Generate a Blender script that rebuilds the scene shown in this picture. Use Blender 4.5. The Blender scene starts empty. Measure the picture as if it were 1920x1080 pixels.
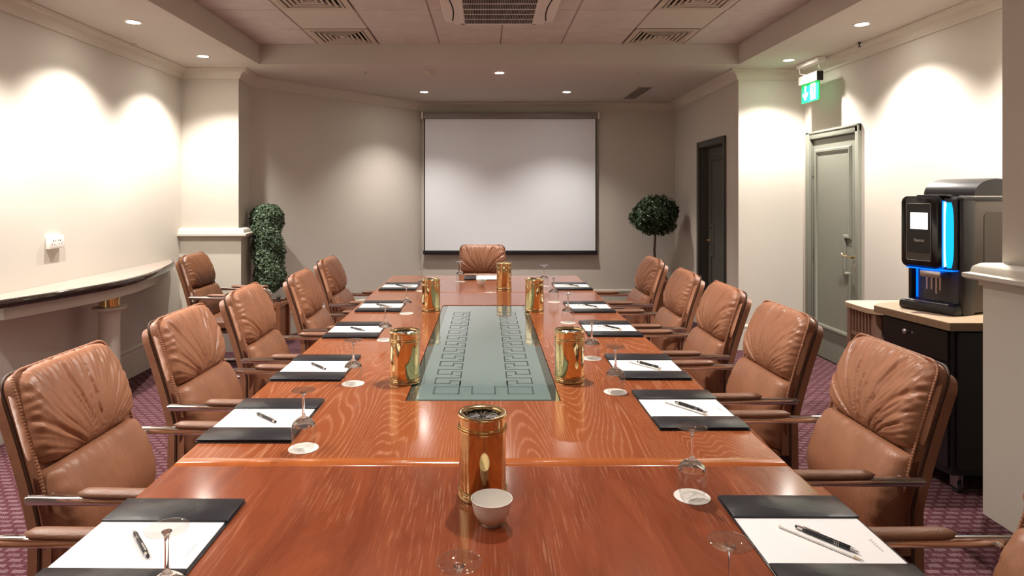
import bpy, bmesh, math, random
from mathutils import Vector, Matrix
random.seed(7)
PI = math.pi
C = bpy.context.scene.collection
sc = bpy.context.scene

# ------------------------------------------------------------------ camera
cam_d = bpy.data.cameras.new('camera'); cam = bpy.data.objects.new('camera', cam_d); C.objects.link(cam)
cam.location = (0, 0, 1.5); cam.rotation_euler = (PI/2, 0, 0)
cam_d.sensor_width = 36; cam_d.lens = 36*1230/1920
cam_d.shift_x = 48/1920; cam_d.shift_y = -175/1920
cam_d.clip_start = 0.05
sc.camera = cam
# ------------------------------------------------------------------ world, exposure
w = bpy.data.worlds.new('world'); sc.world = w; w.use_nodes = True
w.node_tree.nodes['Background'].inputs[0].default_value = (0.9, 0.85, 0.8, 1)
w.node_tree.nodes['Background'].inputs[1].default_value = 0.3
sc.view_settings.view_transform = 'Standard'; sc.view_settings.look = 'None'
sc.view_settings.gamma = 1; sc.view_settings.use_curve_mapping = False
sc.view_settings.exposure = -0.1
sc.cycles.max_bounces = 10; sc.cycles.diffuse_bounces = 6; sc.cycles.glossy_bounces = 5
sc.cycles.transmission_bounces = 10; sc.cycles.transparent_max_bounces = 10
sc.cycles.caustics_reflective = False; sc.cycles.caustics_refractive = False
sc.cycles.sample_clamp_indirect = 4.0
sc.cycles.use_denoising = True
# lamp powers (the lamps stand in their own builders below)
WALL_SPOT = 215.0      # downlights along both side walls
BACK_SPOT = 150.0      # the three downlights before the screen
TABLE_SPOT = 220.0    # the bright fitting over the table
TRAY_FILL = 32.0      # fill lamps added unseen in the tiled ceiling
WARM = (1.0, 0.925, 0.85)

# ------------------------------------------------------------------ materials
def mat(name, col, rough=0.5, metal=0.0, spec=0.5, emit=None, estr=0.0, trans=0.0, ior=1.45, coat=0.0):
    m = bpy.data.materials.new(name); m.use_nodes = True
    b = m.node_tree.nodes['Principled BSDF']
    b.inputs['Base Color'].default_value = (*col, 1)
    b.inputs['Roughness'].default_value = rough; b.inputs['Metallic'].default_value = metal
    b.inputs['Specular IOR Level'].default_value = spec
    b.inputs['IOR'].default_value = ior
    b.inputs['Transmission Weight'].default_value = trans
    b.inputs['Coat Weight'].default_value = coat
    if emit: b.inputs['Emission Color'].default_value = (*emit, 1); b.inputs['Emission Strength'].default_value = estr
    return m
def N(m, t, **kw):
    n = m.node_tree.nodes.new(t)
    for k, v in kw.items():
        if hasattr(n, k): setattr(n, k, v)
        else: n.inputs[k.replace('_', ' ')].default_value = v
    return n
def L(m, a, b): m.node_tree.links.new(a, b)
def bsdf(m): return m.node_tree.nodes['Principled BSDF']
def coords(m, scale=(1,1,1), rot=(0,0,0), out='Object'):
    tc = N(m, 'ShaderNodeTexCoord'); mp = N(m, 'ShaderNodeMapping')
    mp.inputs['Scale'].default_value = scale; mp.inputs['Rotation'].default_value = rot
    L(m, tc.outputs[out], mp.inputs['Vector']); return mp.outputs['Vector']
def geo_pos(m, scale=(1,1,1), rot=(0,0,0)):
    g = N(m, 'ShaderNodeNewGeometry'); mp = N(m, 'ShaderNodeMapping')
    mp.inputs['Scale'].default_value = scale; mp.inputs['Rotation'].default_value = rot
    L(m, g.outputs['Position'], mp.inputs['Vector']); return mp.outputs['Vector']
def ramp(m, fac, stops):
    r = N(m, 'ShaderNodeValToRGB'); e = r.color_ramp.elements
    e[0].position = stops[0][0]; e[0].color = (*stops[0][1], 1)
    e[1].position = stops[-1][0]; e[1].color = (*stops[-1][1], 1)
    for p, c in stops[1:-1]:
        x = e.new(p); x.color = (*c, 1)
    L(m, fac, r.inputs['Fac']); return r.outputs['Color']
def mix(m, fac, a, b, mode='MIX'):
    n = N(m, 'ShaderNodeMix'); n.data_type = 'RGBA'; n.blend_type = mode
    for sock, v in ((n.inputs[0], fac), (n.inputs[6], a), (n.inputs[7], b)):
        if isinstance(v, (int, float)): sock.default_value = v
        elif isinstance(v, tuple): sock.default_value = (*v, 1)
        else: L(m, v, sock)
    return n.outputs[2]
def bump(m, height, strength=0.2, dist=0.01):
    n = N(m, 'ShaderNodeBump'); n.inputs['Strength'].default_value = strength; n.inputs['Distance'].default_value = dist
    L(m, height, n.inputs['Height']); L(m, n.outputs['Normal'], bsdf(m).inputs['Normal'])
def noise(m, vec, scale, detail=3, rough=0.5, dist=0.0):
    n = N(m, 'ShaderNodeTexNoise'); n.inputs['Scale'].default_value = scale; n.inputs['Detail'].default_value = detail
    n.inputs['Roughness'].default_value = rough; n.inputs['Distortion'].default_value = dist
    L(m, vec, n.inputs['Vector']); return n.outputs['Fac']
def mth(m, op, a, b=None, c=None):
    n = N(m, 'ShaderNodeMath', operation=op)
    for i, v in enumerate((a, b, c)):
        if v is None: continue
        if isinstance(v, (int, float)): n.inputs[i].default_value = v
        else: L(m, v, n.inputs[i])
    return n.outputs[0]

def plaster(name, col, rough=0.85, bs=0.06):
    m = mat(name, col, rough, spec=0.25)
    v = geo_pos(m)
    n1 = noise(m, v, 1.3, 4); c = ramp(m, n1, [(0.3, tuple(x*0.965 for x in col)), (0.7, tuple(min(1, x*1.02) for x in col))])
    L(m, c, bsdf(m).inputs['Base Color'])
    bump(m, noise(m, v, 160, 3), bs, 0.002)
    return m
M = {}
M['wall'] = plaster('wall_paint', (0.575, 0.540, 0.480))
M['trim'] = plaster('cream_trim_paint', (0.60, 0.565, 0.49), 0.6, 0.03)
M['ceiling'] = plaster('ceiling_paint', (0.54, 0.50, 0.45))
def make_tile():
    m = mat('mineral_tile', (0.60, 0.53, 0.49), 0.95, spec=0.2)
    v = geo_pos(m)
    a = noise(m, v, 6, 5, 0.6); b = noise(m, v, 90, 3)
    c = ramp(m, a, [(0.3, (0.50, 0.45, 0.42)), (0.7, (0.58, 0.53, 0.50))])
    L(m, c, bsdf(m).inputs['Base Color']); bump(m, b, 0.25, 0.004); return m
M['tile'] = make_tile()
M['smooth_tile'] = plaster('smooth_panel', (0.55, 0.50, 0.45), 0.7, 0.02)
M['grid'] = mat('ceiling_grid_metal', (0.30, 0.23, 0.19), 0.6)
M['vent'] = mat('vent_enamel', (0.50, 0.43, 0.36), 0.5)
M['ac'] = mat('cassette_plastic', (0.62, 0.56, 0.51), 0.5)
M['black'] = mat('black_void', (0.012, 0.009, 0.008), 0.8)
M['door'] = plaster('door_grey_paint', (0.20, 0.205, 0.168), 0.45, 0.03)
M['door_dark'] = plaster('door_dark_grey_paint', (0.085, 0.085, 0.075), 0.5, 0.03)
M['brass'] = mat('polished_brass', (0.74, 0.57, 0.29), 0.07, 1.0)
M['brass_pale'] = mat('pale_brass', (0.86, 0.66, 0.36), 0.13, 1.0)
M['chrome'] = mat('chrome', (0.82, 0.79, 0.76), 0.09, 1.0)
M['steel'] = mat('steel', (0.55, 0.54, 0.53), 0.3, 1.0)
M['dark_metal'] = mat('dark_metal', (0.06, 0.055, 0.05), 0.4, 0.6)
M['plastic_white'] = mat('white_plastic', (0.82, 0.80, 0.77), 0.35)
M['porcelain'] = mat('white_porcelain', (0.80, 0.76, 0.70), 0.15, coat=0.5)
M['glass'] = mat('clear_glass', (1, 1, 1), 0.0, trans=1.0, ior=1.45)
_m = mat('thin_glass', (1, 1, 1), 0.0); M['thin_glass'] = _m
_tr = N(_m, 'ShaderNodeBsdfTransparent'); _gl = N(_m, 'ShaderNodeBsdfGlossy'); _gl.inputs['Roughness'].default_value = 0.0
_lw = N(_m, 'ShaderNodeLayerWeight'); _lw.inputs['Blend'].default_value = 0.5
_tint = ramp(_m, _lw.outputs['Facing'], [(0.0, (0.985, 0.985, 0.98)), (0.8, (0.965, 0.965, 0.96)), (1.0, (0.80, 0.79, 0.78))]); L(_m, _tint, _tr.inputs['Color'])
_ms = N(_m, 'ShaderNodeMixShader'); L(_m, ramp(_m, _lw.outputs['Facing'], [(0.0, (0.06,)*3), (0.5, (0.13,)*3), (0.8, (0.38,)*3), (1.0, (0.92,)*3)]), _ms.inputs[0]); L(_m, _tr.outputs[0], _ms.inputs[1]); L(_m, _gl.outputs[0], _ms.inputs[2])
L(_m, _ms.outputs[0], _m.node_tree.nodes['Material Output'].inputs['Surface'])
M['paper'] = mat('white_paper', (0.83, 0.81, 0.81), 0.7)
M['coaster'] = mat('coaster_card', (0.82, 0.77, 0.71), 0.7)
M['ink'] = mat('grey_ink', (0.25, 0.25, 0.27), 0.6)
M['pad'] = mat('black_leatherette', (0.017, 0.018, 0.023), 0.30)
bump(M['pad'], noise(M['pad'], coords(M['pad']), 9, 3), 0.25, 0.02)
M['pen'] = mat('black_pen', (0.012, 0.012, 0.014), 0.2)
M['pencil'] = mat('white_pencil_paint', (0.78, 0.77, 0.74), 0.4)
M['pencil_wood'] = mat('pencil_wood', (0.62, 0.50, 0.33), 0.6)
M['screen'] = mat('projection_fabric', (0.80, 0.83, 0.88), 0.9, spec=0.1)
M['black_gloss'] = mat('black_gloss_plastic', (0.008, 0.008, 0.010), 0.16)
M['black_satin'] = mat('black_satin_plastic', (0.014, 0.013, 0.014), 0.4)
M['grey_panel'] = mat('taupe_metal_panel', (0.085, 0.070, 0.058), 0.45)
M['display'] = mat('lit_display', (0.9, 0.95, 1), 0.4, emit=(0.93, 0.97, 1.0), estr=1.6)
M['blue'] = mat('blue_lamp', (0.0, 0.3, 0.9), 0.4, emit=(0.0, 0.12, 1.0), estr=2.0)
M['cyan'] = mat('cyan_lamp', (0.0, 0.2, 0.3), 0.4, emit=(0.0, 0.58, 1.0), estr=1.15)
M['pale_blue'] = mat('pale_blue_lamp', (0.2, 0.3, 0.4), 0.4, emit=(0.62, 0.86, 1.0), estr=1.6)
M['case_grey'] = mat('grey_roller_case', (0.22, 0.19, 0.17), 0.4)
M['lens'] = mat('lamp_lens', (1, 1, 1), 0.4, emit=(1.0, 0.93, 0.82), estr=200)
M['green'] = mat('lit_green', (0.0, 0.30, 0.06), 0.4, emit=(0.0, 0.55, 0.07), estr=1.0)
M['sign_white'] = mat('lit_white', (0.8, 1, 0.9), 0.4, emit=(0.88, 1.0, 0.90), estr=1.1)
M['teal'] = mat('teal_wrapper', (0.02, 0.38, 0.33), 0.3)
M['soil'] = mat('bark_soil', (0.06, 0.035, 0.02), 0.9)
M['ebony'] = mat('black_melamine', (0.007, 0.0055, 0.0055), 0.42)
M['rubber'] = mat('black_rubber', (0.015, 0.014, 0.014), 0.6)

def make_leather(name, col, rough=0.36):
    m = mat(name, col, rough, spec=0.5)
    v = coords(m)
    a = noise(m, v, 7, 4, 0.6); c = ramp(m, a, [(0.25, tuple(x*0.80 for x in col)), (0.75, tuple(min(1, x*1.12) for x in col))])
    L(m, c, bsdf(m).inputs['Base Color'])
    b1 = noise(m, v, 420, 2); b2 = noise(m, v, 22, 4, 0.55, 0.6)
    b3 = noise(m, coords(m, (9, 34, 6)), 1.0, 4, 0.6, 0.8)
    s = mth(m, 'ADD', mth(m, 'ADD', mth(m, 'MULTIPLY', b1, 0.14), mth(m, 'MULTIPLY', b2, .6)), mth(m, 'MULTIPLY', b3, 1.1))
    bump(m, s, 0.26, 0.012)
    r = ramp(m, noise(m, v, 14, 3), [(0.3, (rough-0.04,)*3), (0.7, (rough+0.12,)*3)]); L(m, r, bsdf(m).inputs['Roughness'])
    return m
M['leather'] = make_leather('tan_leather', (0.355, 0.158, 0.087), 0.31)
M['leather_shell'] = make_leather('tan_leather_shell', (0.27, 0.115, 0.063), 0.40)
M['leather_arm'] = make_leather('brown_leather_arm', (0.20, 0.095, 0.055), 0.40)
M['leather_brown'] = make_leather('brown_leather_aged', (0.16, 0.066, 0.030), 0.33)
M['piping'] = mat('dark_piping', (0.055, 0.022, 0.012), 0.5)

def make_table(name, base, dark, streak, mode):
    m = mat(name, base, 0.16, spec=0.5, coat=0.35)
    bsdf(m).inputs['Coat Roughness'].default_value = 0.11
    v = geo_pos(m)
    fib = noise(m, geo_pos(m, (260, 7, 7)), 1.0, 3, 0.6)
    if mode == 'cathedral':
        big = noise(m, geo_pos(m, (3.0, 0.36, 1)), 1.0, 2.2, 0.4, 0.12)
        band = mth(m, 'SINE', mth(m, 'MULTIPLY', big, 430.0))
        line = mth(m, 'POWER', mth(m, 'MAXIMUM', band, 0.0), 2.2)
        f = mth(m, 'MULTIPLY', line, ramp_val(m, fib, 0.35, 0.62))
        fac = mth(m, 'MULTIPLY', f, 0.46)
        tone = noise(m, geo_pos(m, (3.0, 0.9, 1)), 1.0, 3)
    else:
        warp = noise(m, geo_pos(m, (6, 1.6, 1)), 1.0, 3, 0.5, 0.6)
        tone = noise(m, geo_pos(m, (10, 2.2, 1), (0, 0, 0.12)), 1.0, 4, 0.6, 0.8)
        f = mth(m, 'MULTIPLY', ramp_val(m, fib, 0.54, 0.70), ramp_val(m, warp, 0.40, 0.60))
        fac = mth(m, 'MULTIPLY', f, 0.36)
    bc = ramp(m, tone, [(0.30, dark), (0.70, base)])
    col = mix(m, fac, bc, streak)
    L(m, col, bsdf(m).inputs['Base Color'])
    rr = ramp(m, fib, [(0.3, (0.13,)*3), (0.8, (0.24,)*3)]); L(m, rr, bsdf(m).inputs['Roughness'])
    bump(m, fib, 0.05, 0.001)
    return m
def ramp_val(m, fac, a, b):
    n = N(m, 'ShaderNodeMapRange'); n.clamp = True
    L(m, fac, n.inputs['Value']); n.inputs['From Min'].default_value = a; n.inputs['From Max'].default_value = b
    return n.outputs['Result']
M['wood_mid'] = make_table('oak_stained_table', (0.34, 0.094, 0.031), (0.25, 0.058, 0.019), (0.60, 0.31, 0.17), 'cathedral')
M['wood_near'] = make_table('mahogany_table', (0.26, 0.061, 0.021), (0.15, 0.030, 0.011), (0.52, 0.25, 0.13), 'ribbon')
M['wood_edge'] = make_table('orange_table_edge', (0.42, 0.12, 0.028), (0.34, 0.085, 0.02), (0.5, 0.2, 0.08), 'ribbon')
def make_wood(name, a, b, sc_=(3, 40, 3), rough=0.45):
    m = mat(name, a, rough)
    n = noise(m, coords(m, sc_), 1.5, 4, 0.6, 0.4)
    L(m, ramp(m, n, [(0.3, a), (0.7, b)]), bsdf(m).inputs['Base Color']); return m
M['beech'] = make_wood('pale_beech', (0.50, 0.36, 0.23), (0.60, 0.45, 0.30))
M['beech_edge'] = make_wood('beech_edge', (0.20, 0.125, 0.075), (0.26, 0.17, 0.10))
M['planter'] = make_wood('red_wood_planter', (0.20, 0.075, 0.035), (0.28, 0.11, 0.05))
M['pinkwood'] = make_wood('rosy_wood', (0.27, 0.15, 0.10), (0.34, 0.20, 0.14))
M['trunk'] = make_wood('plant_stem', (0.10, 0.065, 0.045), (0.06, 0.04, 0.03))
M['inset'] = mat('teal_glass_inset', (0.20, 0.285, 0.275), 0.06, spec=0.9, coat=1.0)
M['inset_rim'] = mat('mirror_glass_rim', (0.34, 0.40, 0.34), 0.04, 0.85)
M['etch'] = mat('etched_line', (0.030, 0.058, 0.058), 0.35)
def make_leaf(name, a, b):
    m = mat(name, a, 0.4)
    n = noise(m, geo_pos(m), 38, 2)
    L(m, ramp(m, n, [(0.35, a), (0.7, b)]), bsdf(m).inputs['Base Color']); return m
M['leaf_box'] = make_leaf('box_leaf', (0.028, 0.058, 0.028), (0.15, 0.22, 0.13))
M['leaf_bay'] = make_leaf('bay_leaf', (0.010, 0.028, 0.010), (0.045, 0.085, 0.030))
def make_granite():
    m = mat('dark_granite', (0.05, 0.035, 0.03), 0.08, spec=0.7)
    v = geo_pos(m)
    n = noise(m, v, 120, 4, 0.7)
    L(m, ramp(m, n, [(0.50, (0.018, 0.011, 0.009)), (0.68, (0.05, 0.036, 0.030)), (0.80, (0.35, 0.30, 0.25))]), bsdf(m).inputs['Base Color']); return m
M['granite'] = make_granite()
M['granite_top'] = mat('granite_top', (0.36, 0.30, 0.26), 0.30, spec=0.6)  # paler than its edge: reflection of the bright wall put into the colour
_m = M['granite_top']; L(_m, ramp(_m, noise(_m, geo_pos(_m), 130, 4, 0.7), [(0.4, (0.26, 0.21, 0.18)), (0.65, (0.42, 0.36, 0.31))]), bsdf(_m).inputs['Base Color'])
def make_carpet():
    m = mat('woven_carpet', (0.2, 0.06, 0.08), 0.95, spec=0.1)
    v = geo_pos(m)
    br = N(m, 'ShaderNodeTexBrick'); br.offset = 0.5
    nz = N(m, 'ShaderNodeTexNoise'); nz.inputs['Scale'].default_value = 60; L(m, v, nz.inputs['Vector'])
    va = N(m, 'ShaderNodeVectorMath', operation='MULTIPLY_ADD'); va.inputs[1].default_value = (.016, .016, 0); L(m, nz.outputs['Color'], va.inputs[0]); L(m, v, va.inputs[2])
    L(m, va.outputs[0], br.inputs['Vector'])
    br.inputs['Scale'].default_value = 1.0
    br.inputs['Brick Width'].default_value = 0.070; br.inputs['Row Height'].default_value = 0.040
    br.inputs['Mortar Size'].default_value = 0.0105; br.inputs['Mortar Smooth'].default_value = 0.25
    br.inputs['Color1'].default_value = (0.165, 0.092, 0.104, 1); br.inputs['Color2'].default_value = (0.120, 0.062, 0.072, 1)
    br.inputs['Mortar'].default_value = (0.065, 0.011, 0.017, 1)
    wv = N(m, 'ShaderNodeTexChecker'); wv.inputs['Scale'].default_value = 190
    wv.inputs['Color1'].default_value = (0.62, 0.62, 0.66, 1); wv.inputs['Color2'].default_value = (1.15, 1.12, 1.12, 1)
    L(m, v, wv.inputs['Vector'])
    c = mix(m, 1.0, br.outputs['Color'], wv.outputs['Color'], 'MULTIPLY')
    c2 = mix(m, ramp_val(m, noise(m, v, 300, 2), 0.52, 0.7), c, (0.26, 0.21, 0.22))
    L(m, mix(m, 0.55, c, c2), bsdf(m).inputs['Base Color'])
    bump(m, noise(m, v, 350, 2), 0.5, 0.004)
    return m
M['carpet'] = make_carpet()

# ------------------------------------------------------------------ mesh helpers
class G:
    def __init__(s): s.v = []; s.f = []
    def add(s, v, f):
        o = len(s.v); s.v += [tuple(p) for p in v]; s.f += [tuple(i+o for i in q) for q in f]; return s
    def box(s, x0, x1, y0, y1, z0, z1):
        v = [(x, y, z) for z in (z0, z1) for y in (y0, y1) for x in (x0, x1)]
        return s.add(v, [(0,2,3,1), (4,5,7,6), (0,1,5,4), (2,6,7,3), (0,4,6,2), (1,3,7,5)])
    def bbox(s, x0, x1, y0, y1, z0, z1, b=0.004, seg=2):
        bm = bmesh.new(); bmesh.ops.create_cube(bm, size=1)
        for v in bm.verts:
            v.co = (((v.co.x+.5)*(x1-x0)+x0), ((v.co.y+.5)*(y1-y0)+y0), ((v.co.z+.5)*(z1-z0)+z0))
        b = min(b, (x1-x0)*.49, (y1-y0)*.49, (z1-z0)*.49)
        bmesh.ops.bevel(bm, geom=bm.edges[:], offset=b, segments=seg, profile=0.5, affect='EDGES')
        bm.verts.ensure_lookup_table(); bm.verts.index_update()
        s.add([tuple(v.co) for v in bm.verts], [tuple(v.index for v in f.verts) for f in bm.faces]); bm.free(); return s
    def prism(s, poly, z0, z1):
        a = sum(poly[i][0]*poly[(i+1) % len(poly)][1]-poly[(i+1) % len(poly)][0]*poly[i][1] for i in range(len(poly)))
        if a < 0: poly = poly[::-1]
        n = len(poly)
        v = [(x, y, z0) for x, y in poly]+[(x, y, z1) for x, y in poly]
        f = [tuple(range(n-1, -1, -1)), tuple(range(n, 2*n))]+[(i, (i+1) % n, n+(i+1) % n, n+i) for i in range(n)]
        return s.add(v, f)
    def lathe(s, prof, n=40, c=(0, 0, 0), closed=False):
        v = []; f = []; k = len(prof)
        for r, z in prof:
            for i in range(n):
                a = 2*PI*i/n; v.append((c[0]+r*math.cos(a), c[1]+r*math.sin(a), c[2]+z))
        for j in range(k-1 if not closed else k):
            j2 = (j+1) % k
            for i in range(n): f.append((j*n+i, j*n+(i+1) % n, j2*n+(i+1) % n, j2*n+i))
        if not closed:
            f.append(tuple(range(n-1, -1, -1))); f.append(tuple((k-1)*n+i for i in range(n)))
        return s.add(v, f)
    def tube(s, pts, r, n=10, closed=False, rad=None, flat=1.0, up=None):
        pts = [Vector(p) for p in pts]; k = len(pts); v = []; f = []
        prev = None
        for i, p in enumerate(pts):
            if closed: t = pts[(i+1) % k]-pts[i-1]
            else: t = pts[min(i+1, k-1)]-pts[max(i-1, 0)]
            t.normalize()
            if prev is None:
                u = Vector(up) if up else (Vector((0, 0, 1)) if abs(t.z) < .9 else Vector((1, 0, 0)))
            else: u = prev
            a = (u-t*u.dot(t)).normalized(); prev = a; b = t.cross(a)
            rr = rad[i] if rad else r
            for j in range(n):
                th = 2*PI*j/n; v.append(p+a*(rr*flat*math.cos(th))+b*(rr*math.sin(th)))
        for i in range(k if closed else k-1):
            i2 = (i+1) % k
            for j in range(n): f.append((i*n+j, i*n+(j+1) % n, i2*n+(j+1) % n, i2*n+j))
        if not closed:
            f.append(tuple(range(n-1, -1, -1))); f.append(tuple((k-1)*n+j for j in range(n)))
        return s.add(v, f)
    def xf(s, Mx):
        s.v = [tuple(Mx @ Vector(p)) for p in s.v]; return s
def sweep(path, prof, side=1):
    """prof: (outward offset into room, z) swept along a plan polyline with mitred corners."""
    g = G(); P = [Vector(p) for p in path]; n = len(P); k = len(prof); ns = []
    for i in range(n-1):
        d = (P[i+1]-P[i]).normalized(); ns.append(Vector((d.y, -d.x))*side)
    v = []
    for i in range(n):
        if i == 0: m = ns[0]
        elif i == n-1: m = ns[-1]
        else:
            m = (ns[i-1]+ns[i]); m = m/ (m.dot(ns[i]) if abs(m.dot(ns[i])) > 1e-4 else 1)
        for o, z in prof: q = P[i]+m*o; v.append((q.x, q.y, z))
    f = []
    for i in range(n-1):
        for j in range(k):
            j2 = (j+1) % k; f.append((i*k+j, i*k+j2, (i+1)*k+j2, (i+1)*k+j))
    f.append(tuple(range(k))); f.append(tuple((n-1)*k+j for j in range(k-1, -1, -1)))
    g.add(v, f); return g
def fillet(pts, r, seg=6):
    P = [Vector(p) for p in pts]; out = [P[0]]
    for i in range(1, len(P)-1):
        a = (P[i-1]-P[i]).normalized(); b = (P[i+1]-P[i]).normalized()
        rr = min(r, (P[i-1]-P[i]).length*.49, (P[i+1]-P[i]).length*.49)
        p0 = P[i]+a*rr; p1 = P[i]+b*rr
        for k in range(seg+1):
            t = k/seg; out.append(p0*(1-t)**2+P[i]*2*t*(1-t)+p1*t*t)
    out.append(P[-1]); return out

def obj(name, g, m, parent=None, smooth=False, loc=None, angle=None):
    me = bpy.data.meshes.new(name)
    if isinstance(g, bmesh.types.BMesh): g.to_mesh(me); g.free()
    else: me.from_pydata(g.v, [], g.f)
    bm = bmesh.new(); bm.from_mesh(me); bmesh.ops.recalc_face_normals(bm, faces=bm.faces[:])
    if smooth:
        ang = angle if angle else math.radians(40)
        for f in bm.faces: f.smooth = True
        for e in bm.edges:
            if len(e.link_faces) == 2 and e.calc_face_angle(0) > ang: e.smooth = False
    bm.to_mesh(me); bm.free()
    me.materials.append(M[m] if isinstance(m, str) else m)
    o = bpy.data.objects.new(name, me); C.objects.link(o)
    if parent: o.parent = parent
    if loc: o.location = loc
    return o
def tag(o, label, cat, group=None, kind=None):
    o['label'] = label; o['category'] = cat
    if group: o['group'] = group
    if kind: o['kind'] = kind
    return o
def thing(name, label, cat, loc=(0, 0, 0), rz=0, group=None):
    o = bpy.data.objects.new(name, None); C.objects.link(o); o.empty_display_size = 0.05
    o.location = loc; o.rotation_euler = (0, 0, rz); return tag(o, label, cat, group)
def struct(name, g, m, label=None, parent=None, smooth=False):
    o = obj(name, g, m, parent, smooth)
    if not parent: o['kind'] = 'structure'
    if label: o['label'] = label
    return o
def dup(root, loc, rz, label, group=None):
    r = root.copy(); C.objects.link(r); r.location = loc; r.rotation_euler = (0, 0, rz); r['label'] = label
    if group: r['group'] = group
    for ch in list(root.children):
        c = ch.copy(); C.objects.link(c); c.parent = r
        for q in list(ch.children):
            d = q.copy(); C.objects.link(d); d.parent = c
    return r
def text(name, body, size, m, parent, loc, rot, ext=0.0005):
    cu = bpy.data.curves.new(name, 'FONT'); cu.body = body; cu.size = size; cu.extrude = ext
    cu.align_x = 'CENTER'; cu.align_y = 'CENTER'; cu.materials.append(M[m])
    tmp = bpy.data.objects.new('tmp', cu); me = bpy.data.meshes.new_from_object(tmp); bpy.data.objects.remove(tmp)
    if not me.materials: me.materials.append(M[m])
    o = bpy.data.objects.new(name, me); C.objects.link(o); o.parent = parent
    o.location = loc; o.rotation_euler = rot; return o

# ================================================================== room shell
ZL, ZH = 2.705, 2.89            # lower ceiling and tiled ceiling
YF = -1.3
XL, XR = -2.93, 3.07
struct('floor', G().box(-3.4, 3.5, YF-.1, 9.0, -0.06, 0), 'carpet', 'mauve and maroon woven carpet laid in a small brick pattern')
struct('wall_left', G().box(XL-.15, XL, YF, 6.3, 0, 3.0), 'wall', 'cream wall on the left washed by downlights')
struct('wall_front', G().box(-3.2, 3.4, YF-.15, YF, 0, 3.0), 'wall')
struct('wall_back_left', G().prism([(-2.43, 6.72), (-.86, 8.7), (-.96, 8.85), (-2.75, 6.80)], 0, 3.0), 'wall', 'angled beige wall behind the box topiary')
struct('wall_back', G().box(-.96, 2.7, 8.7, 8.85, 0, 3.0), 'wall', 'beige back wall behind the projection screen')
def door_wall(name, axis_pts, y0, y1, zt, thick):
    # wall running in plan from A to B with an opening between y0 and y1
    (ax, ay), (bx, by) = axis_pts
    def X(y): return ax+(bx-ax)*(y-ay)/(by-ay)
    g = G()
    def seg(a, b, z0, z1): g.prism([(X(a), a), (X(b), b), (X(b)+thick, b), (X(a)+thick, a)], z0, z1)
    seg(ay, y0, 0, 3.0); seg(y1, by, 0, 3.0); seg(y0, y1, zt, 3.0)
    return struct(name, g, 'wall')
door_wall('wall_right', ((XR, YF), (XR, 6.35)), 5.42, 6.20, 2.03, 0.15)
door_wall('wall_back_right', ((2.443, 6.44), (2.50, 8.7)), 6.75, 7.58, 2.05, 0.15)
struct('pier_back_left', G().prism([(-3.08, 6.3), (-2.38, 6.3), (-2.43, 6.72), (-3.08, 6.9)], 1.13, 3.0), 'wall', 'square cream pier beside the box topiary, upper shaft')
struct('pier_base_back_left', G().prism([(-3.08, 6.27), (-2.345, 6.27), (-2.40, 6.72), (-3.08, 6.9)], 0, 1.13), 'trim', 'wider cream base of the pier behind the spare brown chair')
struct('pier_back_right', G().prism([(2.44, 6.35), (3.22, 6.35), (3.22, 6.5), (2.44+.006, 6.5)], 0, 3.0), 'wall', 'cream pier face between the recessed door and the exit door')
struct('pier_near_right', G().box(2.43, XR+.15, 2.1, 3.09, 1.13, 3.0), 'wall', 'shaded upper shaft of the pier at the right edge')
struct('pier_base_near_right', G().box(2.335, XR+.15, 2.05, 3.085, 0, 1.13), 'trim', 'wide beige base of the pier beside the coffee machine')
capp = lambda z: [(0, z-.055), (.012, z-.055), (.012, z-.035), (.05, z-.028), (.058, z-.020), (.058, z-.002), (.035, z+.004), (.030, z+.03), (.012, z+.045), (.0, z+.050), (-.05, z+.050), (-.05, z-.055)]
struct('trim_1', sweep([(-2.93, 6.27), (-2.345, 6.27), (-2.40, 6.72)], capp(1.13), 1), 'trim', 'moulded dado cap round the left pier', smooth=True)
struct('trim_2', sweep([(XR, 3.085), (2.335, 3.085), (2.335, 2.05)], capp(1.13), 1), 'trim', 'moulded dado cap round the pier at the right edge', smooth=True)
# cornice
corn = [(0, ZL-.095), (.012, ZL-.095), (.016, ZL-.085), (.020, ZL-.080), (.030, ZL-.060), (.050, ZL-.036), (.072, ZL-.024), (.080, ZL-.020), (.084, ZL-.012), (.095, ZL-.010), (.095, ZL), (0, ZL)]
path = [(XL, YF), (XL, 6.3), (-2.38, 6.3), (-2.43, 6.72), (-.86, 8.7), (2.50, 8.7), (2.44, 6.35), (XR, 6.35), (XR, 3.09), (2.43, 3.09), (2.43, 2.10), (XR, 2.10), (XR, YF)]
# travelling with the room on the right-hand side
struct('trim_3', sweep(path, corn, 1), 'trim', 'plaster cornice running round the room under the lower ceiling', smooth=True)
base = [(0, 0), (.022, 0), (.022, .20), (.018, .212), (.026, .218), (.026, .232), (.012, .24), (0, .245)]
struct('baseboard_left', sweep([(XL, YF), (XL, 6.27), (-2.345, 6.27), (-2.40, 6.72), (-.86, 8.7), (0.4, 8.7)], base, 1), 'trim', 'tall cream skirting board on the left walls')
struct('baseboard_right', sweep([(0.4, 8.7), (2.50, 8.7), (2.473, 7.64)], base, 1), 'trim')
struct('baseboard_back_right', sweep([(2.449, 6.69), (2.44, 6.35), (XR, 6.35), (XR, 6.27)], base, 1), 'trim')
struct('baseboard_near_right', sweep([(XR, 5.35), (XR, 3.085)], base, 1), 'trim')
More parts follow.
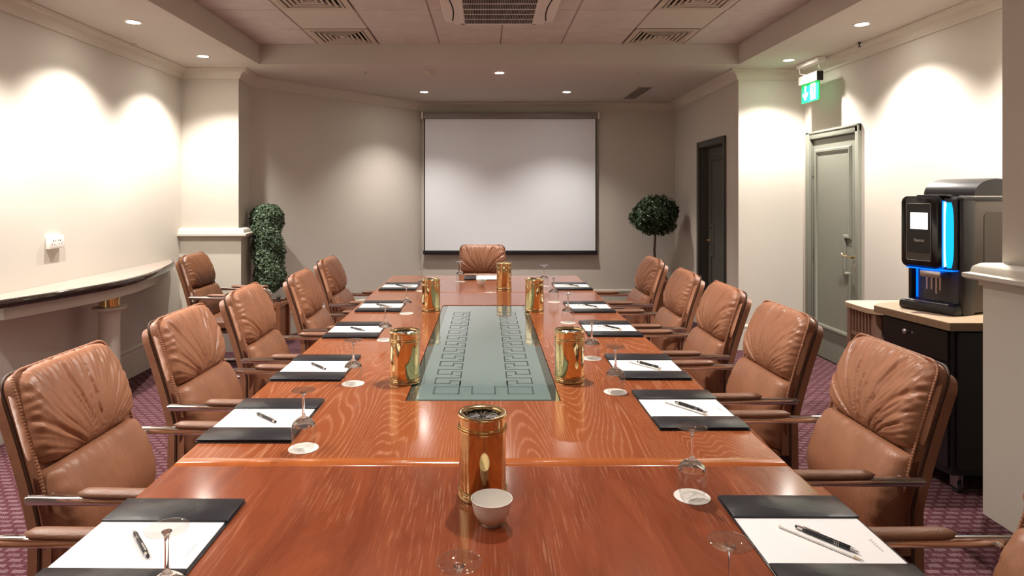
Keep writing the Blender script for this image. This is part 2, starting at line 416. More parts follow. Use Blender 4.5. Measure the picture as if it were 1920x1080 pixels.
# lower ceiling ring round the tiled tray
TX0, TX1, TY0, TY1 = -2.10, 2.33, -0.6, 6.06
g = G(); zt = 3.05
g.box(-3.3, TX0, YF-.1, 9.0, ZL, zt); g.box(TX1, 3.4, YF-.1, 9.0, ZL, zt)
g.box(TX0, TX1, TY1, 9.0, ZL, zt); g.box(TX0, TX1, YF-.1, TY0, ZL, zt)
ceil_low = struct('ceiling_border', g, 'ceiling', 'plain lower ceiling running round the tiled tray')
ceil = struct('ceiling', G().box(TX0, TX1, TY0, TY1, ZH+.02, zt), 'black', 'tiled suspended ceiling set up inside the lower border')
xs = [-2.10, -1.55, -.99, -.43, .13, .69, 1.25, 1.81, 2.33]
ys = [6.06-.56*i for i in range(12)]
ys[-1] = TY0 if ys[-1] > TY0 else ys[-1]
VENTS = {(1, 0), (6, 0), (1, 2), (6, 2)}
cache = {}
AC = (-.335, .535, 4.40, 5.27)
for i in range(8):
    for j in range(11):
        if (i, j) in VENTS: continue
        w_ = xs[i+1]-xs[i]; h_ = ys[j]-ys[j+1]; key = (round(w_, 2), round(h_, 2), (i, j) in ((1, 1), (6, 1)))
        cx, cy = (xs[i]+xs[i+1])/2, (ys[j]+ys[j+1])/2
        if key not in cache:
            t = obj('ceiling_tile', G().bbox(-w_/2+.006, w_/2-.006, -h_/2+.005, h_/2-.005, 0, .018, .004, 1), 'smooth_tile' if key[2] else 'tile', ceil); cache[key] = t
        else:
            t = cache[key].copy(); C.objects.link(t)
        t.location = (cx, cy, ZH+.002*random.random())
g = G()
for x in xs[1:-1]: g.box(x-.006, x+.006, TY0, TY1, ZH+.006, ZH+.02)
for y in ys[1:-1]: g.box(TX0, TX1, y-.004, y+.004, ZH+.008, ZH+.02)
obj('ceiling_grid', g, 'grid', ceil)
# ------------------------------------------------------------------ doors
def make_door(name, label, x_wall, slope, y0, y1, zt, m, hinge_far, depth, mf):
    """door leaf in an opening of a wall facing -x; local x = into the wall, local y along, z up"""
    root = bpy.data.objects.new(name, None); C.objects.link(root); root['kind'] = 'structure'; root['label'] = label
    root.location = (x_wall, y0, 0); root.rotation_euler = (0, 0, -math.atan(slope))
    W = y1-y0
    fr = G(); a = .055
    for (p, q, z0, z1) in ((-a, .012, 0, zt+a), (W-.012, W+a, 0, zt+a), (-a, W+a, zt-.012, zt+a)):
        fr.bbox(-.022, .0, p, q, z0, z1, .006)
        fr.bbox(-.030, -.018, (p if p < 0 and z0 == 0 and q < .1 else p+.0), q if q-p > .2 else (p+.018 if p < 0 else q), z0 if z0 == 0 else z1-.018, z1, .004)
    for p, q in ((0, .016), (W-.016, W)): fr.box(0, depth+.04, p, q, 0, zt)
    fr.box(0, depth+.04, 0, W, zt-.016, zt)
    obj('door_frame', fr, mf, root, smooth=True)
    leaf = obj('door_leaf', G().bbox(depth, depth+.04, .020, W-.020, .008, zt-.020, .003), m, root)
    # panel moulding with a notch round the handle; s = 1 when the handle is at the y0 side
    hy = (lambda u: u) if hinge_far else (lambda u: W-u)
    pts = [(.13, 1.90), (.13, 1.14), (.215, 1.14), (.215, .82), (.13, .82), (.13, .30), (W-.085, .30), (W-.085, 1.90)]
    pts = [(hy(u), z) for u, z in pts]
    prof = [(-.020, 0), (-.018, -.006), (-.012, -.009), (-.008, -.016), (.008, -.018), (.014, -.010), (.020, -.006), (.020, 0)]
    g = G(); n = len(pts); k = len(prof); P = [Vector(p) for p in pts]; v = []
    for i in range(n):
        d0 = (P[i]-P[i-1]).normalized(); d1 = (P[(i+1) % n]-P[i]).normalized()
        n0 = Vector((d0.y, -d0.x)); n1 = Vector((d1.y, -d1.x)); mm = n0+n1; mm = mm/mm.dot(n1)
        for o_, h_ in prof: q = P[i]+mm*o_; v.append((depth+h_-.0005, q.x, q.y))
    f = [(i*k+j, i*k+j+1, ((i+1) % n)*k+j+1, ((i+1) % n)*k+j) for i in range(n) for j in range(k-1)]
    g.add(v, f); obj('panel_moulding', g, m, leaf, smooth=True)
    # lever handle and keyhole plate
    u = hy(.055); d = 1 if hinge_far else -1
    h = G(); h.lathe([(.024, 0), (.024, .006), (.016, .010), (.010, .014), (.009, .05)], 24)
    h.xf(Matrix.Translation((depth, u, .975)) @ Matrix.Rotation(-PI/2, 4, 'Y'))
    pth = [(depth-.045, u, .975), (depth-.052, u+d*.015, .978), (depth-.055, u+d*.04, .988), (depth-.055, u+d*.07, .982), (depth-.055, u+d*.10, .985), (depth-.053, u+d*.118, 1.0)]
    h.tube(fillet(pth, .02, 3), .007, 10, rad=None)
    obj('door_handle', h, 'brass_pale', leaf, smooth=True)
    kk = G().lathe([(.021, 0), (.021, .004), (.015, .007)], 24).xf(Matrix.Translation((depth, u, .905)) @ Matrix.Rotation(-PI/2, 4, 'Y'))
    obj('keyhole_plate', kk, 'brass_pale', leaf, smooth=True)
    obj('keyhole', G().bbox(depth-.009, depth-.006, u-.003, u+.003, .892, .915, .001), 'black', leaf)
    for z in (.25, .95, 1.72):
        e = hy(W-.018)
        obj('hinge', G().lathe([(.007, -.05), (.007, .05)], 12, (depth-.004, e, z)), 'steel', root, smooth=True)
    return root
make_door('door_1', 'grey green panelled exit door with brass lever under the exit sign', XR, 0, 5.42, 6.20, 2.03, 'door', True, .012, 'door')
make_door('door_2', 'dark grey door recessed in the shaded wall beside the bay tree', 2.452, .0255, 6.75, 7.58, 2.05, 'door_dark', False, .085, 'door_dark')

# ================================================================== lights
def downlight(x, y, z, power, label, group, size=118, blend=.7, lensr=.04, spot=True, warm=WARM):
    t = thing('downlight', label, 'light', (x, y, z), 0, group)
    if not hasattr(downlight, 'ring'):
        downlight.ring = obj('trim_ring', G().lathe([(.058, -.004), (.060, -.001), (.060, 0), (.040, 0), (.040, -.002), (.044, -.006), (.052, -.007)], 32, closed=True), 'plastic_white', t, smooth=True)
        downlight.lens = obj('bulb_lens', G().lathe([(lensr, -.0032), (lensr, -.0012)], 24), 'lens', t)
    else:
        for s in (downlight.ring, downlight.lens):
            c = s.copy(); C.objects.link(c); c.parent = t
    l = bpy.data.lights.new('lamp', 'SPOT'); l.energy = power; l.color = warm; l.spot_size = math.radians(size); l.spot_blend = blend; l.shadow_soft_size = .025
    o = bpy.data.objects.new('lamp', l); C.objects.link(o); o.parent = t; o.location = (0, 0, -.02)
    return t
g1 = 'downlights along the left wall'; g2 = 'downlights along the right wall'; g3 = 'downlights before the projection screen'; g4 = 'downlights in the tiled ceiling over the near table'
for y, lb in ((5.70, 'lit downlight over the counter nearest the left pier'), (4.57, 'lit downlight above the white wall socket'), (3.44, 'third downlight from the left pier, out of the frame'), (2.31, 'fourth downlight from the left pier, out of the frame'), (1.18, 'fifth downlight from the left pier, out of the frame')):
    downlight(-2.46, y, ZL, WALL_SPOT, lb, g1)
for x, y, lb in ((2.70, 5.86, 'lit downlight beside the exit sign'), (2.65, 4.63, 'lit downlight over the wall beyond the coffee machine'), (2.65, 3.45, 'downlight above the coffee machine, hidden by the pier')):
    downlight(x, y, ZL, WALL_SPOT, lb, g2)
for x, y, lb in ((.13, 6.47, 'nearest of the three downlights before the screen'), (-.73, 7.68, 'lit downlight above the left end of the screen'), (.94, 7.68, 'lit downlight above the right half of the screen')):
    downlight(x, y, ZL, BACK_SPOT, lb, g3, 112, .9)
downlight(.12, 2.95, ZH, TABLE_SPOT, 'bright downlight over the middle of the boardroom table', g4, 112, .6)
for x, y, lb in ((-.71, 1.30, 'added fill downlight over the left chairs near the camera'), (.97, 1.30, 'added fill downlight over the right chairs near the camera'), (-.71, 4.10, 'added fill downlight above the left row of chairs'), (.97, 4.10, 'added fill downlight above the right row of chairs'), (-.15, .18, 'added fill downlight straight above the camera')):
    downlight(x, y, ZH, TRAY_FILL, lb, g4, 100, .7)  # out of view, added only to lift the ambient light

# ================================================================== boardroom table
TX, HW, TZ = -.016, .863, .75
def table_section(name, label, y0, y1, mtop, hole=None, legs=(), ef=.012):
    t = thing(name, label, 'table', (TX, (y0+y1)/2, 0), 0, 'sections of the boardroom table')
    h = (y1-y0)/2-.002; z0, z1 = TZ-.038, TZ
    g = G()
    e = .014
    if hole:
        a, b, c, d = hole; yc = (y0+y1)/2; c -= yc; d -= yc; a -= TX; b -= TX
        g.box(-HW+e, a, -h+ef, h-e, z0, z1); g.box(b, HW-e, -h+ef, h-e, z0, z1)
        g.box(a, b, -h+ef, c, z0, z1); g.box(a, b, d, h-e, z0, z1)
    else: g.box(-HW+e, HW-e, -h+ef, h-e, z0, z1)
    obj('table_top', g, mtop, t)
    # bullnose edge
    g = G(); prof = []
    for k in range(9):
        a_ = -PI/2+PI*k/8; prof.append((math.cos(a_), (z0+z1)/2+(z1-z0)/2*math.sin(a_)))
    P = [(-HW+e, -h+ef), (HW-e, -h+ef), (HW-e, h-e), (-HW+e, h-e)]; v = []; f = []
    sg = [(-1, -1), (1, -1), (1, 1), (-1, 1)]
    for (px, py), (sx, sy) in zip(P, sg):
        for o_, z in prof: v.append((px+sx*o_*e, py+sy*o_*(ef if sy < 0 else e), z))
    k = len(prof)
    for i in range(4):
        for j in range(k-1): f.append((i*k+j, ((i+1) % 4)*k+j, ((i+1) % 4)*k+j+1, i*k+j+1))
    g.add(v, f); obj('edge_moulding', g, 'wood_edge', t, smooth=True)
    for ly in legs:
        p = G(); p.bbox(-.30, .30, ly-.05, ly+.05, .05, z0, .008); obj('pedestal', p, 'wood_near', t)
        q = G(); q.bbox(-.42, .42, ly-.08, ly+.08, 0, .06, .015); obj('foot', q, 'wood_near', t)
    return t
table_section('boardroom_table', 'near section of the long reddish wooden boardroom table, in front of the seam', .78, 1.827, 'wood_near', None, (0,))
mid = table_section('boardroom_table', 'long middle section of the boardroom table with the teal glass inset', 1.827, 5.04, 'wood_mid', (-.295, .272, 2.385, 4.46), (-1.1, 1.1), .040)
table_section('boardroom_table', 'far end section of the boardroom table before the head chair', 5.04, 6.09, 'wood_mid', None, (0,))
yc = (1.827+5.04)/2
def L2(x, y): return (x-TX, y-yc)
g = G(); g.box(-.293-TX, .270-TX, 2.387-yc, 4.458-yc, TZ-.03, TZ-.004)
obj('inset_rim', g, 'inset_rim', mid)
g = G(); g.bbox(-.262-TX, .240-TX, 2.41-yc, 4.43-yc, TZ-.01, TZ-.0015, .003)
obj('glass_panel', g, 'inset', mid)
def etch_path(pts, w_=.0055):
    g = G()
    for (x0, y0), (x1, y1) in zip(pts[:-1], pts[1:]):
        a, b = min(x0, x1)-w_/2, max(x0, x1)+w_/2; c, d = min(y0, y1)-w_/2, max(y0, y1)+w_/2
        g.box(a-TX, b-TX, c-yc, d-yc, TZ-.002, TZ-.0010)
    return g
e = etch_path([(-.20, 2.475), (-.20, 2.565), (-.105, 2.565), (-.105, 2.475), (-.20, 2.475)])
for sgn, cx in ((1, 0.0), (-1, -.024)):
    pass
def mir(pts): return [(-.022-x, y) for x, y in pts]
def addp(pts):
    q = etch_path(pts); e.add(q.v, q.f); q = etch_path(mir(pts)); e.add(q.v, q.f)
q = etch_path(mir([(-.20, 2.475), (-.20, 2.565), (-.105, 2.565), (-.105, 2.475), (-.20, 2.475)])); e.add(q.v, q.f)
q = etch_path([(-.055, 2.565), (-.055, 2.475), (.033, 2.475), (.033, 2.565)]); e.add(q.v, q.f)
addp([(-.105, 2.565), (-.105, 2.64)]); addp([(-.105, 2.565), (-.055, 2.565)])
y = 2.61; per = .135
while y < 4.15:
    addp([(-.205, y), (-.205, y+.078), (-.105, y+.078), (-.105, y+.115)])
    addp([(-.205, y), (-.145, y), (-.145, y+.038), (-.105, y+.038), (-.105, y-.02), (-.125, y-.02)])
    y += per
obj('etched_pattern', e, 'etch', mid)

# ================================================================== chairs
def xs_back(z):
    return -.24-.36*max(0, z-.55)**1.2
def cushion(z0, z1, hw0, hw1, th, thb, pleats, nu=112, nv=76, rc=.10, bulge=1.0, seed=0, seamfix=None):
    """pillow lying on the back curve between heights z0 and z1"""
    rnd = random.Random(seed); v = []; f = []
    def pos(s, t, side):
        tt = (t+1)/2
        tz = t*(1-rc*abs(s)**5); uz = s*(1-rc*.9*abs(t)**5)
        hw = hw0+(hw1-hw0)*tt
        yy = uz*hw; z = (z0+z1)/2+tz*(z1-z0)/2
        x = xs_back(z); dz = (xs_back(z+.01)-xs_back(z-.01))/.02
        n = Vector((1, 0, -dz)).normalized()
        es = max(0, 1-abs(s)**9)**.42; et = max(0, 1-abs(t)**11)**.42
        e_ = es*et
        if side < 0: return Vector((x, yy, z))-n*(.004*e_)
        d = (th+(thb-th)*math.sin(PI*(tt**.8)))*e_
        d += pleats(yy, (tz+1)/2*(z1-z0), s, t)*min(1, e_*1.5)
        return Vector((x, yy, z))+n*d
    for side in (1, -1):
        for j in range(nv+1):
            t = -math.cos(PI*j/nv); t = .55*t+.45*(-1+2*j/nv)
            for i in range(nu+1):
                s = -math.cos(PI*i/nu); s = .45*s+.55*(-1+2*i/nu)
                v.append(pos(s, t, side))
    W = nu+1; Nn = W*(nv+1)
    for j in range(nv):
        for i in range(nu):
            a = j*W+i; f.append((a, a+1, a+W+1, a+W)); f.append((Nn+a, Nn+a+W, Nn+a+W+1, Nn+a+1))
    for i in range(nu):
        f.append((i, Nn+i, Nn+i+1, i+1)); a = nv*W+i; f.append((a, a+1, Nn+a+1, Nn+a))
    for j in range(nv):
        a = j*W; f.append((a, a+W, Nn+a+W, Nn+a)); a = j*W+nu; f.append((a, Nn+a, Nn+a+W, a+W))
    g = G(); g.add(v, f); return g, pos
def fan(seed):
    rnd = random.Random(seed)
    cr = []
    for k in range(17):
        th = -1.36+k*.17+rnd.uniform(-.08, .08)
        cr.append((th, .0015+.0115*rnd.random()**1.5, rnd.uniform(.013, .028), rnd.uniform(.0, .10), rnd.uniform(.16, .40)))
    for k in range(26): cr.append((rnd.choice((-1, 1))*1.5*rnd.random()**.7, rnd.uniform(.0015, .0060), rnd.uniform(.007, .014), rnd.uniform(.0, .14), rnd.uniform(.10, .34)))
    ph = rnd.uniform(0, 6)
    def p(y, vv, s, t):
        vq = vv+.03; r = math.hypot(y, vq); th = math.atan2(y, vq) + .10*math.sin(r*16+ph)*.35
        d = 0
        for t0, A, w_, r0, r1 in cr:
            if abs(th-t0) > .2: continue
            fd = min(1, max(0, (r-.02-r0*.5)/.05))*min(1, max(0.15, (r1-r)/.08+.3))
            d -= A*fd*math.exp(-((th-t0)/w_)**2)
        d = -.015*math.tanh(-d/.015)
        d += .0011*math.sin(th*31+ph+3*math.sin(r*11))*min(1, r*6)+.0012*math.sin(th*83+ph+5*math.sin(r*17+y*9))
        # small gathers along the side seams
        d += .0030*math.sin(vv*190+2*math.sin(vv*37))*max(0, (abs(s)-.80)/.20)
        return d
    return p
def lumbar(seed):
    rnd = random.Random(seed); cr = [(rnd.uniform(-.18, .18), rnd.uniform(.001, .004), rnd.uniform(.006, .014), rnd.uniform(-.3, .3)) for _ in range(7)]
    cr.append((0.0, .004, .004, .05))
    def p(y, vv, s, t):
        d = 0; k = max(0, vv/.26-.35)/.65
        for y0, A, w_, sl in cr: d -= A*math.exp(-((y-y0-sl*(vv-.2))/w_)**2)*k
        d += .0025*math.sin(vv*150+1.2*math.sin(vv*40))*max(0, (abs(s)-.72)/.28)
        return d
    return p
def outline(zlo, zhi, hw0, hw1, off, r=.05, n=10):
    """points up one side, over the top and down the other at an offset in front of the back curve"""
    P = [(-hw0, zlo), (-hw1, zhi), (hw1, zhi), (hw0, zlo)]
    fl = fillet([(a, b, 0) for a, b in P], r, 8); out = []
    for a, b in zip(fl[:-1], fl[1:]):
        k = max(1, int((b-a).length/.012))
        for i in range(k): out.append(a.lerp(b, i/k))
    out.append(fl[-1]); res = []
    for q in out:
        z = q.y; dz = (xs_back(z+.01)-xs_back(z-.01))/.02; nn = Vector((1, 0, -dz)).normalized()
        res.append(Vector((xs_back(z), q.x, z))+nn*off)
    return res
def make_chair(label, group, leather='leather', seed=3):
    t = thing('boardroom_chair', label, 'chair', (0, 0, 0), 0, group)
    g, pos = cushion(.708, .988, .240, .226, .050, .078, fan(seed), seed=seed)
    obj('back_cushion', g, leather, t, smooth=True, angle=math.radians(75))
    g, _ = cushion(.425, .718, .238, .240, .062, .096, lumbar(seed+1), nu=60, nv=40, rc=.05)
    obj('lumbar_cushion', g, leather, t, smooth=True, angle=math.radians(75))
    # leather gusset between the cushions and the shell
    def slab(zlo, zhi, hw0, hw1, o0, o1, r):
        a = outline(zlo, zhi, hw0, hw1, o0, r); b = outline(zlo, zhi, hw0, hw1, o1, r); n = len(a)
        gg = G(); v = a+b; h = n//2
        f = [(i, i+1, n+i+1, n+i) for i in range(n-1)]
        for side in (0, n):
            for i in range(h):
                j = n-1-i
                if j-1 > i: f.append((side+i, side+i+1, side+j-1, side+j) if i+1 < j-1 else (side+i, side+i+1, side+j))
        f.append((0, n, 2*n-1, n-1))
        gg.add(v, f); return gg
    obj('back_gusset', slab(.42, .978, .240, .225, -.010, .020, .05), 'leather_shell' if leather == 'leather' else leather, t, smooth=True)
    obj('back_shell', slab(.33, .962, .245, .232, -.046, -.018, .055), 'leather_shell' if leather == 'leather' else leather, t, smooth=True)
    o = outline(.36, .982, .2415, .2265, -.013, .055)
    obj('dark_piping', G().tube(o, .0042, 8), 'piping', t, smooth=True)
    o = outline(.60, .984, .2385, .2255, .024, .05)
    fine = []
    for a, b in zip(o[:-1], o[1:]):
        for k in range(4): fine.append(a.lerp(b, k/4))
    rad = [.0046+.0016*math.sin(i*PI/1.5+.4) for i in range(len(fine))]
    obj('gathered_seam', G().tube(fine, .005, 6, rad=rad), leather, t, smooth=True, angle=math.radians(80))
    # seat
    bm = bmesh.new(); bmesh.ops.create_cube(bm, size=1)
    for v in bm.verts: v.co = (v.co.x*.50+.02, v.co.y*.475, v.co.z*.085+.425)
    bmesh.ops.subdivide_edges(bm, edges=bm.edges[:], cuts=7, use_grid_fill=True)
    for v in bm.verts:
        sx, sy, sz = (v.co.x-.02)/.25, v.co.y/.2375, (v.co.z-.425)/.0425
        if sz > 0: v.co.z += .022*max(0, 1-sx**4)*max(0, 1-sy**4)*sz
        k = 1-.05*(abs(sx)**6)*(abs(sy)**6) ; v.co.y *= k
        v.co.z -= (.018*abs(sy)**8+.018*abs(sx)**8)*(sz if sz > 0 else 0)
        v.co.z += (.012*abs(sy)**8+.012*abs(sx)**8)*(-sz if sz < 0 else 0)
    bmesh.ops.bevel(bm, geom=[e_ for e_ in bm.edges if len(e_.link_faces) == 2 and e_.calc_face_angle(0) > 1.0], offset=.012, segments=3, affect='EDGES')
    obj('seat', bm, leather, t, smooth=True, angle=math.radians(70))
    obj('seat_pan', G().bbox(-.22, .24, -.215, .215, .352, .388, .012), 'piping', t, smooth=True)
    for s in (-1, 1):
        y = s*.268
        path = fillet([(-.262, y, .655), (.225, y, .655), (.262, y, .012), (-.262, y, .012)], .07, 8)
        obj('side_frame', G().tube(path, .0145, 12, flat=1.0), 'chrome', t, smooth=True)
        pp = []; rad = []
        for k in range(17):
            u = k/16; pp.append((-.125+u*.335, y, .676-.003*math.sin(PI*u))); rad.append(.0215*(1-abs(2*u-1)**9)**.5+.0015)
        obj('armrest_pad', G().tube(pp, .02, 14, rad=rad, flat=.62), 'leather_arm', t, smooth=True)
        b = G(); b.tube([(-.215, y-s*.030, .655), (-.215, y+s*.004, .655)], .008, 12)
        obj('arm_bracket', b, 'chrome', t, smooth=True)
        obj('end_stud', G().tube([(-.260, y, .655), (-.270, y, .655)], .009, 12), 'chrome', t, smooth=True)
    obj('floor_bar', G().tube([(-.255, -.268, .012), (-.255, .268, .012)], .011, 12), 'chrome', t, smooth=True)
    obj('under_bar', G().tube([(.245, -.262, .335), (.245, .262, .335)], .011, 12), 'chrome', t, smooth=True)
    for s in (-.15, .15): obj('seat_bracket', G().bbox(.20, .255, s-.012, s+.012, .33, .356, .003), 'chrome', t)
    return t
GL = 'chairs along the left side of the table'; GR = 'chairs along the right side of the table'
cA = make_chair('tan leather chair nearest the camera on the left, only its arm in the frame', GL, seed=3)
cB = make_chair('tan leather chair whose whole back shows at the left edge of the photo', GL, seed=11)
protoA, protoB = cA, cB
cA.location = (-1.0, 1.33, 0); cA.rotation_euler = (0, 0, R1) if False else (0, 0, 0)
cB.location = (-1.0, 2.08, 0); cB.rotation_euler = (0, 0, math.radians(-1))
for pr, x, y, a, lb in ((protoA, -.99, 2.87, -1, 'third tan leather chair from the camera on the left side'),
                        (protoB, -.98, 3.61, 1, 'fourth tan leather chair from the camera on the left side'),
                        (protoA, -.88, 4.34, 2, 'fifth tan leather chair from the camera on the left side'),
                        (protoB, -.93, 5.28, 0, 'farthest tan leather chair on the left side of the table')):
    dup(pr, (x, y, 0), math.radians(a), lb, GL)
for pr, x, y, a, lb in ((protoB, 1.02, 1.33, 0, 'tan leather chair cut off by the bottom right corner of the photo'),
                        (protoA, 1.02, 2.20, 0, 'large tan leather chair in front of the black coffee cabinet'),
                        (protoB, 1.0, 2.95, 1, 'third tan leather chair from the camera on the right side'),
                        (protoA, 1.0, 3.685, -1, 'fourth tan leather chair from the camera on the right side'),
                        (protoB, .99, 4.39, -2, 'fifth tan leather chair from the camera on the right side'),
                        (protoA, 1.0, 5.28, 0, 'farthest tan leather chair on the right side, before the bay tree')):
    dup(pr, (x, y, 0), PI+math.radians(a), lb, GR)
hc = dup(protoA, (-.04, 6.27, 0), -PI/2, 'tan leather chair at the head of the table below the screen', 'chair at the head of the table')
del hc['group']
sp = make_chair('darker brown leather armchair standing apart between the counter and the left pier', 'x', 'leather_brown', 5)
del sp['group']; sp.location = (-2.165, 5.63, 0); sp.rotation_euler = (0, 0, math.radians(1))

# ================================================================== things on the table
def make_pad(label, group, pen):
    t = thing('desk_pad', label, 'desk pad', (0, 0, TZ), 0, group)
    obj('pad_board', G().bbox(-.145, .145, -.205, .205, 0, .004, .0018), 'pad', t, smooth=True)
    for s in (-1, 1):
        a, b = sorted((s*.095, s*.203))
        obj('side_flap', G().bbox(-.144, .144, a, b, .0066, .0108, .0018), 'pad', t, smooth=True)
    return t
def make_paper():
    t = tag(obj('writing_paper', G().bbox(-.138, .142, -.110, .110, .0042, .0062, .0006, 1), 'paper'), '', 'paper')
    obj('printed_line', scribble(.05, .004, (-.115, .02, .0063), PI/2), 'ink', t)
    return t
def scribble(length, amp, at, rot):
    pts = []
    n = 40
    for i in range(n+1):
        u = i/n; pts.append((length*(u-.5), amp*math.sin(u*38)*(1-.5*u), 0))
    g = G(); w_ = .0007
    for a, b in zip(pts[:-1], pts[1:]):
        g.add([(a[0], a[1]-w_, 0), (b[0], b[1]-w_, 0), (b[0], b[1]+w_, 0), (a[0], a[1]+w_, 0),
               (a[0], a[1]-w_, .0002), (b[0], b[1]-w_, .0002), (b[0], b[1]+w_, .0002), (a[0], a[1]+w_, .0002)],
              [(0, 3, 2, 1), (4, 5, 6, 7), (0, 1, 5, 4), (2, 3, 7, 6), (1, 2, 6, 5), (3, 0, 4, 7)])
    return g.xf(Matrix.Translation(at) @ Matrix.Rotation(rot, 4, 'Z'))
def make_pen():
    t = thing('ballpoint_pen', '', 'pen')
    RX = Matrix.Rotation(PI/2, 4, 'Y')
    obj('barrel', G().lathe([(.0045, -.050), (.0052, -.045), (.0052, .048), (.0048, .050)], 16).xf(RX), 'pen', t, smooth=True)
    obj('tip', G().lathe([(.0046, .050), (.0040, .056), (.0012, .066), (.0005, .068)], 16).xf(RX), 'steel', t, smooth=True)
    c = G().lathe([(.0040, -.062), (.0042, -.060), (.0042, -.050), (.0052, -.050)], 16).xf(RX)
    for x in (.018, .022, .026): c.lathe([(.0054, x), (.0054, x+.0012)], 16).xf(Matrix.Identity(4)) if False else None
    obj('chrome_cap', c, 'chrome', t, smooth=True)
    obj('clicker', G().lathe([(.0030, -.068), (.0036, -.066), (.0036, -.062)], 12).xf(RX), 'pen', t, smooth=True)
    r = G()
    for x in (.018, .022, .026): r.lathe([(.0052, x-.0001), (.0055, x), (.0055, x+.0011), (.0052, x+.0012)], 16)
    obj('chrome_ring', r.xf(RX), 'chrome', t, smooth=True)
    obj('clip', G().bbox(-.050, -.014, -.0014, .0014, .0052, .0068, .0006), 'chrome', t)
    return t
def make_pencil():
    t = thing('white_pencil', '', 'pencil')
    RX = Matrix.Rotation(PI/2, 4, 'Y')
    obj('shaft', G().lathe([(.0036, -.086), (.0036, .068)], 6).xf(RX), 'pencil', t)
    obj('sharpened_wood', G().lathe([(.0036, .068), (.0012, .081)], 12).xf(RX), 'pencil_wood', t)
    obj('lead', G().lathe([(.0012, .081), (.0003, .087)], 8).xf(RX), 'ink', t)
    obj('eraser', G().lathe([(.0036, -.091), (.0038, -.0905), (.0038, -.086)], 12).xf(RX), 'coaster', t)
    return t
def make_glass():
    t = thing('wine_glass', '', 'glass')
    # upside down: rim at z = 0, foot on top at z = .172
    outer = [(.0285, 0), (.0320, .015), (.0352, .032), (.0368, .048), (.0355, .062), (.0300, .076), (.0200, .086), (.0100, .092), (.0055, .097), (.0040, .104), (.0036, .120), (.0036, .145), (.0048, .158), (.0085, .1645), (.0088, .1654), (.0340, .1695), (.0355, .1706), (.0350, .1718), (.0200, .1722), (.0, .1722)]
    inner = [(.0, .088), (.0090, .0862), (.0190, .0815), (.0285, .0725), (.0338, .0605), (.0352, .0475), (.0337, .032), (.0305, .015), (.0271, 0)]
    n = 40
    def dens(p, m=3):
        out = []
        for i in range(len(p)-1):
            p0 = p[max(0, i-1)]; p1 = p[i]; p2 = p[i+1]; p3 = p[min(len(p)-1, i+2)]
            for k in range(m):
                u = k/m; out.append(tuple(.5*((2*p1[c])+(-p0[c]+p2[c])*u+(2*p0[c]-5*p1[c]+4*p2[c]-p3[c])*u*u+(-p0[c]+3*p1[c]-3*p2[c]+p3[c])*u**3) for c in (0, 1)))
        out.append(p[-1]); return out
    wall = dens(outer[:5]+[(.0336, .0680)])
    g = G().lathe([(r, z) for r, z in wall], n); g.f = [q for q in g.f if len(q) == 4]
    obj('bowl', g, 'thin_glass', t, smooth=True, angle=math.radians(80))
    stem = [(r, z) for r, z in dens([(.0338, .0680)]+outer[5:15])]
    base = [(.0001, .0830), (.0090, .0822), (.0180, .0785), (.0270, .0725), (.0322, .0665)]
    obj('stem', G().lathe(base+stem, n), 'glass', t, smooth=True, angle=math.radians(60))
    obj('foot', G().lathe(dens([(.0090, .1655), (.0200, .1680), (.0340, .1698), (.0355, .1706), (.0350, .1718), (.0200, .1722), (.0001, .1722)]), n), 'thin_glass', t, smooth=True, angle=math.radians(60))
    return t
def make_coaster():
    t = tag(obj('paper_coaster', G().lathe([(.0435, 0), (.044, .0005), (.044, .0018), (.0435, .0022)], 40), 'coaster'), '', 'coaster')
    obj('printed_script', scribble(.042, .0035, (0, 0, .0022), .6), 'ink', t)
    return t
pads_l = [(-.733, 1.395), (-.733, 2.182), (-.727, 2.835), (-.715, 3.62), (-.70, 4.39), (-.70, 5.335)]
pads_r = [(.712, 1.412), (.695, 2.287), (.69, 2.852), (.685, 3.655), (.678, 4.36), (.695, 5.35)]
gl_l = [(-.553, 1.135), (-.540, 1.937), (-.528, 2.60), (-.522, 3.385), (-.505, 4.14), (-.500, 5.10)]
gl_r = [(.528, 1.627), (.49, 2.46), (.487, 3.02), (.475, 3.86), (.472, 4.58), (.49, 5.63)]
gl_r = [(.510, 1.627), (.49, 2.49), (.482, 3.00), (.478, 3.84), (.470, 4.58), (.48, 5.36)]
gl_r[5] = (.47, 5.36)
ordn = ['nearest the camera', 'second from the camera', 'third from the camera', 'fourth from the camera', 'fifth from the camera', 'farthest from the camera']
pad0 = make_pad('', 'desk pads along the left side', True); paper0 = make_paper(); pen0 = make_pen(); pencil0 = make_pencil(); glass0 = make_glass(); coaster0 = make_coaster()
used = set()
def place(proto, loc, rz, label, group):
    if id(proto) not in used:
        used.add(id(proto)); r = proto; r.location = loc; r.rotation_euler = (0, 0, rz); r['label'] = label
    else: r = dup(proto, loc, rz, label)
    if group: r['group'] = group
    elif 'group' in r: del r['group']
    return r
PZ = TZ
